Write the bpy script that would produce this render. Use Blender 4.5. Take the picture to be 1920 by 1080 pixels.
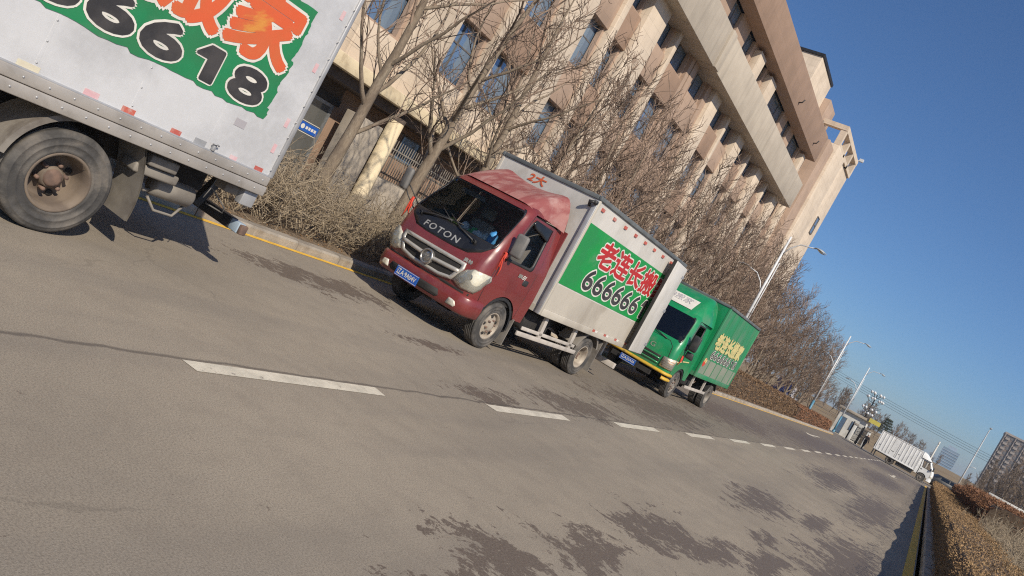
import bpy, bmesh, math, random
from mathutils import Vector, Matrix, noise as mnoise

R = math.radians
scene = bpy.context.scene
for _o in list(bpy.data.objects):
    bpy.data.objects.remove(_o)
col = scene.collection
rng = random.Random(7)

# ------------------------------------------------------------------ camera
YAW, PITCH, ROLL = R(29.8), R(-3.0), R(28.5)
cam_data = bpy.data.cameras.new('camera')
cam_data.sensor_width = 36.0
cam_data.lens = 1480.0 * 36.0 / 1920.0
cam_data.clip_start = 0.05
cam_data.clip_end = 6000.0
cam = bpy.data.objects.new('camera', cam_data)
col.objects.link(cam)
_F = Vector((-math.sin(YAW) * math.cos(PITCH), math.cos(YAW) * math.cos(PITCH), math.sin(PITCH)))
_R0 = Vector((math.cos(YAW), math.sin(YAW), 0.0))
_U0 = _R0.cross(_F)
_Rc = math.cos(ROLL) * _R0 + math.sin(ROLL) * _U0
_Uc = -math.sin(ROLL) * _R0 + math.cos(ROLL) * _U0
_m = Matrix((_Rc, _Uc, -_F)).transposed().to_4x4()
_m.translation = Vector((0.0, 0.0, 1.7))
cam.matrix_world = _m
scene.camera = cam

# ------------------------------------------------------------------ sky and sun
SUN_EL, SUN_PHI = R(36.0), R(32.0)          # phi: from +X towards -Y
sun_dir = Vector((math.cos(SUN_EL) * math.cos(SUN_PHI), -math.cos(SUN_EL) * math.sin(SUN_PHI), math.sin(SUN_EL)))
world = bpy.data.worlds.new('World')
scene.world = world
world.use_nodes = True
wn = world.node_tree
wn.nodes.clear()
w_out = wn.nodes.new('ShaderNodeOutputWorld')
w_bg = wn.nodes.new('ShaderNodeBackground')
w_sky = wn.nodes.new('ShaderNodeTexSky')
w_sky.sky_type = 'NISHITA'
w_sky.sun_disc = False
w_sky.sun_elevation = SUN_EL
w_sky.sun_rotation = math.atan2(sun_dir.x, sun_dir.y)
w_sky.altitude = 50.0
w_sky.air_density = 1.0
w_sky.dust_density = 0.6
w_sky.ozone_density = 10.0
w_bg.inputs['Strength'].default_value = 0.102
wn.links.new(w_sky.outputs[0], w_bg.inputs[0])
wn.links.new(w_bg.outputs[0], w_out.inputs[0])

sl = bpy.data.lights.new('sun', 'SUN')
sl.energy = 5.0
sl.angle = R(0.55)
sl.color = (1.0, 0.91, 0.76)
sun = bpy.data.objects.new('sun', sl)
col.objects.link(sun)
sun.rotation_euler = sun_dir.to_track_quat('Z', 'Y').to_euler()
sun.location = (20, -20, 40)

scene.view_settings.view_transform = 'Standard'
scene.view_settings.look = 'None'
scene.view_settings.exposure = 0.0
scene.view_settings.gamma = 1.0
scene.view_settings.use_curve_mapping = False
scene.cycles.max_bounces = 6
scene.cycles.transparent_max_bounces = 12
scene.cycles.use_denoising = False
scene.cycles.filter_width = 1.15
scene.cycles.sample_clamp_indirect = 4.0

# ------------------------------------------------------------------ materials
MATS = {}


class NT:
    """small helper round a material's node tree"""
    def __init__(self, name):
        self.mat = bpy.data.materials.new(name)
        self.mat.use_nodes = True
        self.t = self.mat.node_tree
        self.t.nodes.clear()
        self.out = self.n('ShaderNodeOutputMaterial')
        self.p = self.n('ShaderNodeBsdfPrincipled')
        self.l(self.p.outputs[0], self.out.inputs[0])

    def n(self, kind, **kw):
        nd = self.t.nodes.new(kind)
        for k, v in kw.items():
            setattr(nd, k, v)
        return nd

    def l(self, a, b):
        self.t.links.new(a, b)

    def set(self, sock, v):
        if hasattr(v, 'is_linked') or isinstance(v, bpy.types.NodeSocket):
            self.l(v, sock)
        else:
            if isinstance(v, (tuple, list)) and len(v) == 3 and sock.type == 'RGBA':
                v = (*v, 1.0)
            sock.default_value = v

    def coord(self, kind='Object'):
        return self.n('ShaderNodeTexCoord').outputs[kind]

    def mapping(self, vec, scale=(1, 1, 1), loc=(0, 0, 0)):
        m = self.n('ShaderNodeMapping')
        self.l(vec, m.inputs['Vector'])
        m.inputs['Scale'].default_value = scale
        m.inputs['Location'].default_value = loc
        return m.outputs[0]

    def noise(self, vec, scale, detail=4.0, rough=0.55, dist=0.0):
        nd = self.n('ShaderNodeTexNoise')
        self.l(vec, nd.inputs['Vector'])
        nd.inputs['Scale'].default_value = scale
        nd.inputs['Detail'].default_value = detail
        nd.inputs['Roughness'].default_value = rough
        nd.inputs['Distortion'].default_value = dist
        return nd.outputs['Fac']

    def ramp(self, fac, a, b, va=0.0, vb=1.0):
        m = self.n('ShaderNodeMapRange', interpolation_type='SMOOTHSTEP')
        self.set(m.inputs['Value'], fac)
        m.inputs['From Min'].default_value = a
        m.inputs['From Max'].default_value = b
        m.inputs['To Min'].default_value = va
        m.inputs['To Max'].default_value = vb
        return m.outputs[0]

    def math(self, op, a, b=0.0):
        m = self.n('ShaderNodeMath', operation=op)
        self.set(m.inputs[0], a)
        self.set(m.inputs[1], b)
        return m.outputs[0]

    def mix(self, fac, a, b):
        m = self.n('ShaderNodeMix', data_type='RGBA')
        self.set(m.inputs[0], fac)
        self.set(m.inputs[6], a)
        self.set(m.inputs[7], b)
        return m.outputs[2]

    def bump(self, h, strength=0.3, dist=0.01):
        b = self.n('ShaderNodeBump')
        b.inputs['Strength'].default_value = strength
        b.inputs['Distance'].default_value = dist
        self.l(h, b.inputs['Height'])
        self.l(b.outputs[0], self.p.inputs['Normal'])

    def fin(self, color=None, rough=0.6, metal=0.0, spec=None, coat=0.0):
        if color is not None:
            self.set(self.p.inputs['Base Color'], color)
        self.set(self.p.inputs['Roughness'], rough)
        self.set(self.p.inputs['Metallic'], metal)
        if spec is not None:
            self.p.inputs['Specular IOR Level'].default_value = spec
        if coat:
            self.p.inputs['Coat Weight'].default_value = coat
            self.p.inputs['Coat Roughness'].default_value = 0.12
        MATS[self.mat.name] = self.mat
        return self.mat


def weathered(name, c1, c2, scale=3.0, rough=0.6, metal=0.0, spec=None, coat=0.0, lo=0.4, hi=0.65,
              fine=None, bump=0.0, bscale=60.0, dirt=None, dirt_scale=1.2, dirt_lo=0.5, dirt_hi=0.72, stretch=(1, 1, 1),
              rand=0.0):
    """base colour with patchy variation, optional dirt colour and fine relief"""
    t = NT(name)
    v = t.mapping(t.coord(), stretch)
    c = t.mix(t.ramp(t.noise(v, scale, 5), lo, hi), c1, c2)
    if dirt:
        c = t.mix(t.ramp(t.noise(v, dirt_scale, 6, 0.65, 0.4), dirt_lo, dirt_hi, 0, 0.85), c, dirt)
    if fine:
        c = t.mix(t.ramp(t.noise(v, fine[0], 2), 0.35, 0.7, 0, fine[1]), c, fine[2])
    if rand:
        oi = t.n('ShaderNodeObjectInfo')
        hs = t.n('ShaderNodeHueSaturation')
        t.l(t.ramp(oi.outputs['Random'], 0.0, 1.0, 1.0 - rand, 1.0 + rand), hs.inputs['Value'])
        t.set(hs.inputs['Color'], c)
        c = hs.outputs[0]
    if bump:
        t.bump(t.noise(v, bscale, 4), bump, 0.01)
    r = rough
    if rough > 0.02:
        r = t.ramp(t.noise(v, scale * 2.3, 3), 0.3, 0.7, rough * 0.85, min(1.0, rough * 1.15))
    return t.fin(c, r, metal, spec, coat)


def flat(name, c, rough=0.5, metal=0.0, spec=None, coat=0.0):
    k = 0.85
    return weathered(name, c, tuple(x * k for x in c), 6.0, rough, metal, spec, coat)


def M(n):
    return MATS[n]


# ------------------------------------------------------------------ mesh helpers
class MB:
    """collects geometry; build() links it as one mesh object"""
    def __init__(self):
        self.v, self.f, self.mi, self.sm = [], [], [], []

    def add(self, verts, faces, mi=0, smooth=False):
        o = len(self.v)
        self.v.extend([tuple(p) for p in verts])
        for f in faces:
            self.f.append(tuple(i + o for i in f))
            self.mi.append(mi)
            self.sm.append(smooth)
        return self

    def box(self, a, b, mi=0, bev=0.0):
        x0, y0, z0 = a
        x1, y1, z1 = b
        if x0 > x1: x0, x1 = x1, x0
        if y0 > y1: y0, y1 = y1, y0
        if z0 > z1: z0, z1 = z1, z0
        vs = [(x0, y0, z0), (x1, y0, z0), (x1, y1, z0), (x0, y1, z0), (x0, y0, z1), (x1, y0, z1), (x1, y1, z1), (x0, y1, z1)]
        fs = [(0, 3, 2, 1), (4, 5, 6, 7), (0, 1, 5, 4), (1, 2, 6, 5), (2, 3, 7, 6), (3, 0, 4, 7)]
        if bev <= 0:
            return self.add(vs, fs, mi)
        bm = bmesh.new()
        bv = [bm.verts.new(p) for p in vs]
        for f in fs:
            bm.faces.new([bv[i] for i in f])
        bev = min(bev, 0.45 * min(x1 - x0, y1 - y0, z1 - z0))
        bmesh.ops.bevel(bm, geom=bm.edges[:], offset=bev, segments=2, profile=0.5, affect='EDGES')
        bm.verts.index_update()
        self.add([v.co[:] for v in bm.verts], [[v.index for v in f.verts] for f in bm.faces], mi, True)
        bm.free()
        return self

    def obox(self, c, s, rot, mi=0):
        """box with centre c, size s and an Euler rotation"""
        from mathutils import Euler
        m = Euler(rot).to_matrix()
        hx, hy, hz = s[0] / 2, s[1] / 2, s[2] / 2
        vs = []
        for z in (-hz, hz):
            for x, y in ((-hx, -hy), (hx, -hy), (hx, hy), (-hx, hy)):
                vs.append(tuple(m @ Vector((x, y, z)) + Vector(c)))
        return self.add(vs, [(0, 3, 2, 1), (4, 5, 6, 7), (0, 1, 5, 4), (1, 2, 6, 5), (2, 3, 7, 6), (3, 0, 4, 7)], mi)

    def tube(self, pts, rad, n=8, mi=0, cap=True, smooth=True):
        pts = [Vector(p) for p in pts]
        if not isinstance(rad, (list, tuple)):
            rad = [rad] * len(pts)
        d0 = (pts[1] - pts[0]).normalized()
        up = Vector((0, 0, 1)) if abs(d0.z) < 0.9 else Vector((1, 0, 0))
        a = d0.cross(up).normalized()
        vs = []
        for i, p in enumerate(pts):
            if i == 0: d = pts[1] - p
            elif i == len(pts) - 1: d = p - pts[i - 1]
            else: d = pts[i + 1] - pts[i - 1]
            d.normalize()
            a = (a - d * a.dot(d)).normalized()
            b = d.cross(a)
            for k in range(n):
                t = 2 * math.pi * k / n
                vs.append(tuple(p + (a * math.cos(t) + b * math.sin(t)) * rad[i]))
        fs = []
        for i in range(len(pts) - 1):
            for k in range(n):
                k2 = (k + 1) % n
                fs.append((i * n + k, i * n + k2, (i + 1) * n + k2, (i + 1) * n + k))
        self.add(vs, fs, mi, smooth)
        if cap:
            o = len(self.v) - len(vs)
            for ring, rev in ((0, True), (len(pts) - 1, False)):
                idx = [o + ring * n + k for k in range(n)]
                self.f.append(tuple(reversed(idx)) if rev else tuple(idx))
                self.mi.append(mi)
                self.sm.append(False)
        return self

    def lathe(self, prof, axis='x', c=(0, 0, 0), n=40, mi=0, smooth=True, close=False):
        """prof: list of (along axis, radius)"""
        vs = []
        for a, r in prof:
            for k in range(n):
                t = 2 * math.pi * k / n
                u, w = r * math.cos(t), r * math.sin(t)
                if axis == 'x': p = (c[0] + a, c[1] + u, c[2] + w)
                elif axis == 'y': p = (c[0] + u, c[1] + a, c[2] + w)
                else: p = (c[0] + u, c[1] + w, c[2] + a)
                vs.append(p)
        fs = []
        m = len(prof)
        for i in range(m - 1 + (1 if close else 0)):
            j = (i + 1) % m
            for k in range(n):
                k2 = (k + 1) % n
                fs.append((i * n + k, i * n + k2, j * n + k2, j * n + k))
        return self.add(vs, fs, mi, smooth)

    def prism(self, poly, d0, d1, plane='yz', mi=0):
        """closed polygon in a plane, extruded along the third axis"""
        n = len(poly)
        vs = []
        for d in (d0, d1):
            for p, q in poly:
                vs.append({'yz': (d, p, q), 'xz': (p, d, q), 'xy': (p, q, d)}[plane])
        fs = [tuple(range(n - 1, -1, -1)), tuple(range(n, 2 * n))]
        for k in range(n):
            k2 = (k + 1) % n
            fs.append((k, k2, n + k2, n + k))
        return self.add(vs, fs, mi)

    def grid(self, fn, us, vs_, mi=0, smooth=True, skip=None):
        vv = [fn(u, v) for v in vs_ for u in us]
        nu = len(us)
        fs = []
        for j in range(len(vs_) - 1):
            for i in range(nu - 1):
                if skip and skip((us[i] + us[i + 1]) / 2, (vs_[j] + vs_[j + 1]) / 2):
                    continue
                fs.append((j * nu + i, j * nu + i + 1, (j + 1) * nu + i + 1, (j + 1) * nu + i))
        return self.add(vv, fs, mi, smooth)

    def mesh(self, name, mats, recalc=True):
        me = bpy.data.meshes.new(name)
        me.from_pydata(self.v, [], self.f)
        if not isinstance(mats, (list, tuple)):
            mats = [mats]
        for m in mats:
            me.materials.append(M(m) if isinstance(m, str) else m)
        me.polygons.foreach_set('material_index', self.mi)
        me.polygons.foreach_set('use_smooth', self.sm)
        me.update()
        if recalc and len(self.f) < 60000:
            bm = bmesh.new()
            bm.from_mesh(me)
            bmesh.ops.recalc_face_normals(bm, faces=bm.faces[:])
            bm.to_mesh(me)
            bm.free()
        return me

    def build(self, name, mats, parent=None, recalc=True):
        o = bpy.data.objects.new(name, self.mesh(name, mats, recalc))
        col.objects.link(o)
        if parent is not None:
            o.parent = parent
        return o


def tag(o, label=None, cat=None, group=None, kind=None):
    if label: o['label'] = label
    if cat: o['category'] = cat
    if group: o['group'] = group
    if kind: o['kind'] = kind
    return o


def empty(name, loc=(0, 0, 0), rz=0.0):
    o = bpy.data.objects.new(name, None)
    o.empty_display_size = 0.3
    col.objects.link(o)
    o.location = loc
    o.rotation_euler = (0, 0, rz)
    return o


def inst(name, me, parent=None, loc=(0, 0, 0), rz=0.0, scale=None):
    o = bpy.data.objects.new(name, me)
    col.objects.link(o)
    if parent is not None:
        o.parent = parent
    o.location = loc
    o.rotation_euler = (0, 0, rz)
    if scale is not None:
        o.scale = scale
    return o


def copy_tree(o, parent=None):
    c = o.copy()
    col.objects.link(c)
    c.parent = parent
    for ch in list(o.children):
        copy_tree(ch, c)
    return c


def text_mesh(body, width, height, bold=0.0, space=1.0, shear=0.0, ring=0.0):
    """flat lettering as a mesh in its own xy plane, fitted to width x height, lower left at 0,0.
    bold (in em) thickens every stroke by laying shifted copies a hair in front of one another"""
    cu = bpy.data.curves.new('lettering', 'FONT')
    cu.body = body
    cu.size = 1.0
    cu.space_character = space
    cu.shear = shear
    cu.resolution_u = 4
    ob = bpy.data.objects.new('lettering', cu)
    col.objects.link(ob)
    dg = bpy.context.evaluated_depsgraph_get()
    me = bpy.data.meshes.new_from_object(ob.evaluated_get(dg))
    bpy.data.objects.remove(ob)
    vs = [v.co.copy() for v in me.vertices]
    fs = [tuple(p.vertices) for p in me.polygons]
    bpy.data.meshes.remove(me)
    x0, x1 = min(v.x for v in vs), max(v.x for v in vs)
    y0, y1 = min(v.y for v in vs), max(v.y for v in vs)
    kx, ky = width / (x1 - x0), height / (y1 - y0)
    V, F = [], []
    n = 1 if bold <= 0 else (9 if bold < 0.05 else 13)
    em = min(kx, ky)
    for c in range(n):
        if c == 0: dx = dy = 0.0
        else:
            t = 2 * math.pi * c / (n - 1)
            dx, dy = bold * em * math.cos(t), bold * em * math.sin(t)
        o = len(V)
        V += [((v.x - x0) * kx + dx, (v.y - y0) * ky + dy, c * 0.00012) for v in vs]
        F += [tuple(i + o for i in f) for f in fs]
    me = bpy.data.meshes.new('lettering')
    me.from_pydata(V, [], F)
    me.update()
    return me


def digits_mesh(body, width, height, bold=0.0):
    """digits set one by one in equal cells; the 1 has a flag like sign-writers' numerals"""
    n = len(body)
    cell = width / n
    V, F = [], []
    for i, ch in enumerate(body):
        if ch == '1':
            w_ = cell * 0.52
            pl = [(0.0, 0.66), (0.42, 1.0), (1.0, 1.0), (1.0, 0.0), (0.52, 0.0), (0.52, 0.66)]
            k_ = 1 if bold <= 0 else 13
            for c in range(k_):
                t = 2 * math.pi * c / 12
                b_ = 0 if c == 0 else bold * height
                o = len(V)
                V += [(i * cell + cell * 0.2 + x * w_ + b_ * math.cos(t), y * height + b_ * math.sin(t), c * 0.00012) for x, y in pl]
                F += [(o, o + 1, o + 5), (o + 1, o + 2, o + 3, o + 4, o + 5)]
        else:
            me = text_mesh(ch, cell * 0.80, height, bold)
            o = len(V)
            V += [(v.co.x + i * cell + cell * 0.1, v.co.y, v.co.z) for v in me.vertices]
            F += [tuple(k + o for k in p.vertices) for p in me.polygons]
            bpy.data.meshes.remove(me)
    me = bpy.data.meshes.new('lettering')
    me.from_pydata(V, [], F)
    me.update()
    return me


SIDE = Matrix(((0, 0, 1), (1, 0, 0), (0, 1, 0))).to_4x4()      # text x -> +Y, y -> +Z, faces +X
FRONT = Matrix(((1, 0, 0), (0, 0, -1), (0, 1, 0))).to_4x4()    # text x -> +X, y -> +Z, faces -Y


def letter(name, body, origin, width, height, mat, parent, frame=SIDE, bold=0.0, space=1.0, rot=None, shear=0.0):
    me = digits_mesh(body, width, height, bold) if body.isdigit() and len(body) > 4 else text_mesh(body, width, height, bold, space, shear)
    me.materials.clear()
    me.materials.append(M(mat))
    m = frame if rot is None else frame @ rot
    me.transform(m)
    o = bpy.data.objects.new(name, me)
    col.objects.link(o)
    o.location = origin
    o.parent = parent
    return o
# ------------------------------------------------------------------ material library
def road_material():
    t = NT('asphalt')
    v = t.coord()
    base = t.mix(t.ramp(t.noise(v, 0.35, 5), 0.35, 0.68), (0.372, 0.316, 0.246), (0.302, 0.257, 0.202))
    base = t.mix(t.ramp(t.noise(t.mapping(v, (1.2, 0.12, 1)), 1.0, 4), 0.45, 0.75, 0, 0.5), base, (0.21, 0.185, 0.16))
    # aggregate grain
    base = t.mix(t.ramp(t.noise(v, 95.0, 3, 0.75), 0.40, 0.68, 0, 0.62), base, (0.13, 0.110, 0.090))
    base = t.mix(t.ramp(t.noise(v, 3.0, 8, 0.7), 0.42, 0.7, 0, 0.35), base, (0.20, 0.168, 0.136))
    base = t.mix(t.ramp(t.noise(v, 90.0, 2, 0.7), 0.60, 0.75, 0, 0.40), base, (0.42, 0.39, 0.34))
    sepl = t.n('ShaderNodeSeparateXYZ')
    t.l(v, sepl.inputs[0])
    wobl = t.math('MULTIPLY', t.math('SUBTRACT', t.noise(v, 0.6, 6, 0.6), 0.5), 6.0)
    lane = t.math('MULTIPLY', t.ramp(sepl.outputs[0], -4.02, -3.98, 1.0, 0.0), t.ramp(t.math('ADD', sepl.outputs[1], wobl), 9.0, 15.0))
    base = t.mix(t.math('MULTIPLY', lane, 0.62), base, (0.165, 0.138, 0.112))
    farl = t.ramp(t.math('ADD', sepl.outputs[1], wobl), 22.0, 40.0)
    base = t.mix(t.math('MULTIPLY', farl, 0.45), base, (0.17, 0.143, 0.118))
    # damp / oily patches: blobs broken up by noise
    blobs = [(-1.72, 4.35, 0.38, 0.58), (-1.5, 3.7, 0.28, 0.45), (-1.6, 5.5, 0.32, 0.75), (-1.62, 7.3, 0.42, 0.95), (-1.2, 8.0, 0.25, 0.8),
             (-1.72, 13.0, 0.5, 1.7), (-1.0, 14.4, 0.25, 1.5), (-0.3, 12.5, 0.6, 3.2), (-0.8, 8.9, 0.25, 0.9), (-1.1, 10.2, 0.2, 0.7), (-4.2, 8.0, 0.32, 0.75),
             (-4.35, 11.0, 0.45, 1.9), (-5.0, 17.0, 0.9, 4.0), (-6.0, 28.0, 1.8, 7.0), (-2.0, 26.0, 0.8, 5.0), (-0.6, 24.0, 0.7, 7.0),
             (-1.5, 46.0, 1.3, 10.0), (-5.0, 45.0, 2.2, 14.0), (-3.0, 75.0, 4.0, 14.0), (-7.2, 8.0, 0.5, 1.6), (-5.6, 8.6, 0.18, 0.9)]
    acc = None
    sep = t.n('ShaderNodeSeparateXYZ')
    t.l(v, sep.inputs[0])
    for x, y, rx, ry in blobs:
        dx = t.math('DIVIDE', t.math('SUBTRACT', sep.outputs[0], x), rx)
        dy = t.math('DIVIDE', t.math('SUBTRACT', sep.outputs[1], y), ry)
        d2 = t.math('ADD', t.math('MULTIPLY', dx, dx), t.math('MULTIPLY', dy, dy))
        g = t.math('EXPONENT', t.math('MULTIPLY', d2, -0.8))
        acc = g if acc is None else t.math('MAXIMUM', acc, g)
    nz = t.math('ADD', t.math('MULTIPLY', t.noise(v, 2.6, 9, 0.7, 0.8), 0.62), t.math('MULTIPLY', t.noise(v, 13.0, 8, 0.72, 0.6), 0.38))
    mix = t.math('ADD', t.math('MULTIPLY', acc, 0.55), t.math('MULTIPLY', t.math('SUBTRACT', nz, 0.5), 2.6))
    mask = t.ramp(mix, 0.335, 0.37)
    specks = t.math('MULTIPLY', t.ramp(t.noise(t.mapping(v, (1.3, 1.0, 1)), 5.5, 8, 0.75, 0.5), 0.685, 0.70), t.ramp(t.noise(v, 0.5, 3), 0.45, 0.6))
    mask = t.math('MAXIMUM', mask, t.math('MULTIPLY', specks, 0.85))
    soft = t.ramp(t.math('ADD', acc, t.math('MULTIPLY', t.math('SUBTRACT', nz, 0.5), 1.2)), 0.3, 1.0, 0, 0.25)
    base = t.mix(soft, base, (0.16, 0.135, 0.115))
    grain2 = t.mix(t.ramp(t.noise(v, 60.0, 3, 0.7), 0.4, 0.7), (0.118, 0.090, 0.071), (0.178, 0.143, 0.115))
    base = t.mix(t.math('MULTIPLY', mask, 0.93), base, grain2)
    # seam between the lanes and fine cracks
    wob = t.math('MULTIPLY', t.math('SUBTRACT', t.noise(t.mapping(v, (1, 1.3, 1)), 2.0, 4), 0.5), 0.12)
    dseam = t.math('ABSOLUTE', t.math('ADD', t.math('SUBTRACT', sep.outputs[0], -3.98), wob))
    seam = t.ramp(dseam, 0.006, 0.03, 0.7, 0.0)
    base = t.mix(seam, base, (0.09, 0.075, 0.065))
    vor = t.n('ShaderNodeTexVoronoi', feature='DISTANCE_TO_EDGE')
    vw = t.n('ShaderNodeVectorMath', operation='ADD')
    nv = t.n('ShaderNodeTexNoise')
    t.l(v, nv.inputs['Vector'])
    nv.inputs['Scale'].default_value = 1.3
    nv.inputs['Detail'].default_value = 6
    t.l(v, vw.inputs[0])
    t.l(nv.outputs['Color'], vw.inputs[1])
    t.l(vw.outputs[0], vor.inputs['Vector'])
    vor.inputs['Scale'].default_value = 0.45
    crack = t.math('MULTIPLY', t.ramp(vor.outputs['Distance'], 0.002, 0.007, 1.0, 0.0), t.ramp(t.noise(v, 0.4, 2), 0.52, 0.6))
    base = t.mix(t.math('MULTIPLY', crack, 0.2), base, (0.07, 0.06, 0.052))
    t.bump(t.noise(v, 170.0, 3, 0.7), 0.40, 0.008)
    rough = t.ramp(mask, 0, 1, 0.88, 0.62)
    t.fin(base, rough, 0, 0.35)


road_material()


def paint_line(name, c, under, lo, hi):
    t = NT(name)
    v = t.coord()
    w = t.ramp(t.noise(v, 14.0, 7, 0.72), lo, hi)
    c2 = t.mix(t.ramp(t.noise(v, 5.0, 4), 0.35, 0.7), c, tuple(x * 0.78 for x in c))
    t.bump(t.noise(v, 70.0, 3), 0.4, 0.008)
    t.fin(t.mix(w, c2, under), 0.8)


paint_line('white_line', (0.66, 0.60, 0.49), (0.26, 0.23, 0.195), 0.56, 0.70)
paint_line('yellow_line', (0.85, 0.50, 0.06), (0.26, 0.22, 0.17), 0.58, 0.70)
weathered('concrete_kerb', (0.40, 0.35, 0.29), (0.30, 0.265, 0.22), 3.0, 0.9, fine=(60, 0.5, (0.22, 0.19, 0.16)), bump=0.5, bscale=40,
          dirt=(0.2, 0.16, 0.12), dirt_scale=2.0, rand=0.10)
weathered('dark_gutter', (0.05, 0.045, 0.04), (0.09, 0.08, 0.07), 4, 0.95)
weathered('soil', (0.20, 0.145, 0.095), (0.13, 0.095, 0.065), 2.0, 0.95, fine=(45, 0.7, (0.26, 0.195, 0.13)), bump=0.9, bscale=18,
          dirt=(0.28, 0.21, 0.14), dirt_scale=5.0)
weathered('dry_grass', (0.30, 0.215, 0.11), (0.22, 0.15, 0.08), 0.25, 0.95, fine=(20, 0.6, (0.15, 0.105, 0.06)), bump=0.8, bscale=9)
weathered('paving', (0.30, 0.27, 0.23), (0.24, 0.215, 0.185), 1.0, 0.9, fine=(40, 0.4, (0.2, 0.18, 0.15)), bump=0.3)
weathered('dry_leaf', (0.30, 0.17, 0.08), (0.20, 0.12, 0.06), 9.0, 0.85, rand=0.2)

# facade
def stone(name, c1, c2, jx, jz, streak=0.35, joint=0.55):
    t = NT(name)
    v = t.coord()
    c = t.mix(t.ramp(t.noise(v, 0.8, 5), 0.35, 0.68), c1, c2)
    br = t.n('ShaderNodeTexBrick')
    br.offset = 0.0
    sw = t.n('ShaderNodeSeparateXYZ')
    t.l(v, sw.inputs[0])
    cb = t.n('ShaderNodeCombineXYZ')
    t.l(t.math('ADD', sw.outputs[1], sw.outputs[0]), cb.inputs[0])
    t.l(sw.outputs[2], cb.inputs[1])
    t.l(cb.outputs[0], br.inputs['Vector'])
    br.inputs['Scale'].default_value = 1.0
    br.inputs['Mortar Size'].default_value = 0.008
    br.inputs['Brick Width'].default_value = jx
    br.inputs['Row Height'].default_value = jz
    br.inputs['Color1'].default_value = (1, 1, 1, 1)
    br.inputs['Color2'].default_value = (0.9, 0.9, 0.9, 1)
    br.inputs['Mortar'].default_value = (joint, joint, joint, 1)
    m = t.n('ShaderNodeMix', data_type='RGBA', blend_type='MULTIPLY')
    m.inputs[0].default_value = 0.8
    t.l(c, m.inputs[6])
    t.l(br.outputs[0], m.inputs[7])
    c = m.outputs[2]
    st = t.ramp(t.noise(t.mapping(v, (2.2, 2.2, 0.10)), 1.0, 5, 0.6), 0.48, 0.75, 0, streak)
    c = t.mix(st, c, tuple(x * 0.55 for x in c1))
    c = t.mix(t.ramp(t.noise(v, 40.0, 2), 0.4, 0.7, 0, 0.25), c, tuple(x * 0.7 for x in c1))
    t.bump(br.outputs['Fac'], -0.25, 0.01)
    return t.fin(c, 0.85, 0, 0.3)


stone('cream_stone', (0.66, 0.55, 0.435), (0.58, 0.478, 0.375), 0.9, 0.6)
stone('brown_stone', (0.345, 0.232, 0.168), (0.30, 0.203, 0.147), 1.2, 0.9, 0.25, 0.7)
stone('tan_stone', (0.43, 0.310, 0.235), (0.375, 0.270, 0.205), 1.0, 0.8, 0.3, 0.75)
stone('grey_band', (0.50, 0.435, 0.355), (0.44, 0.38, 0.31), 0.8, 2.6, 0.5, 0.7)
weathered('cream_plaster', (0.66, 0.55, 0.375), (0.58, 0.48, 0.33), 1.5, 0.85, dirt=(0.4, 0.31, 0.2), dirt_scale=1.5, bump=0.2)
weathered('grey_plaster', (0.40, 0.345, 0.28), (0.35, 0.30, 0.245), 1.2, 0.88, dirt=(0.29, 0.245, 0.195), dirt_scale=1.6, bump=0.2)
weathered('dark_interior', (0.020, 0.018, 0.017), (0.032, 0.029, 0.027), 2, 0.9)
weathered('dark_brown', (0.10, 0.075, 0.06), (0.075, 0.056, 0.046), 2, 0.85)
weathered('iron', (0.022, 0.022, 0.024), (0.05, 0.042, 0.038), 6, 0.55, 0.4)
weathered('alu_frame', (0.34, 0.35, 0.36), (0.26, 0.27, 0.28), 6, 0.45, 0.6)
weathered('bronze_frame', (0.13, 0.12, 0.115), (0.20, 0.18, 0.165), 6, 0.5, 0.3)


def glass(name, tint, alpha, rough=0.03, wav=0.0):
    """pane: partly see-through, partly mirror"""
    t = NT(name)
    t.p.inputs['Base Color'].default_value = (*tint, 1)
    t.p.inputs['Roughness'].default_value = rough
    t.p.inputs['Specular IOR Level'].default_value = 0.9
    if wav:
        t.bump(t.noise(t.coord(), 1.1, 2), wav, 0.05)
    if alpha < 1:
        tr = t.n('ShaderNodeBsdfTransparent')
        mx = t.n('ShaderNodeMixShader')
        fr = t.n('ShaderNodeFresnel')
        fr.inputs['IOR'].default_value = 1.5
        fac = t.math('MAXIMUM', alpha, fr.outputs[0])
        t.l(fac, mx.inputs[0])
        t.l(tr.outputs[0], mx.inputs[1])
        t.l(t.p.outputs[0], mx.inputs[2])
        t.l(mx.outputs[0], t.out.inputs[0])
    MATS[name] = t.mat
    return t.mat


glass('window_glass', (0.22, 0.32, 0.46), 1.0, 0.05, 0.25)
MATS['window_glass'].node_tree.nodes['Principled BSDF'].inputs['Metallic'].default_value = 0.55
glass('door_glass', (0.10, 0.10, 0.095), 1.0, 0.08, 0.2)
glass('cab_glass', (0.012, 0.016, 0.016), 0.20, 0.02)
MATS['cab_glass'].node_tree.nodes['Principled BSDF'].inputs['Specular IOR Level'].default_value = 0.5
glass('dark_cab_glass', (0.004, 0.006, 0.012), 0.93, 0.03)
MATS['dark_cab_glass'].node_tree.nodes['Principled BSDF'].inputs['Specular IOR Level'].default_value = 0.35
glass('side_glass', (0.02, 0.025, 0.025), 0.12, 0.02)
glass('lamp_lens', (0.75, 0.72, 0.62), 0.25, 0.06)

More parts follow.
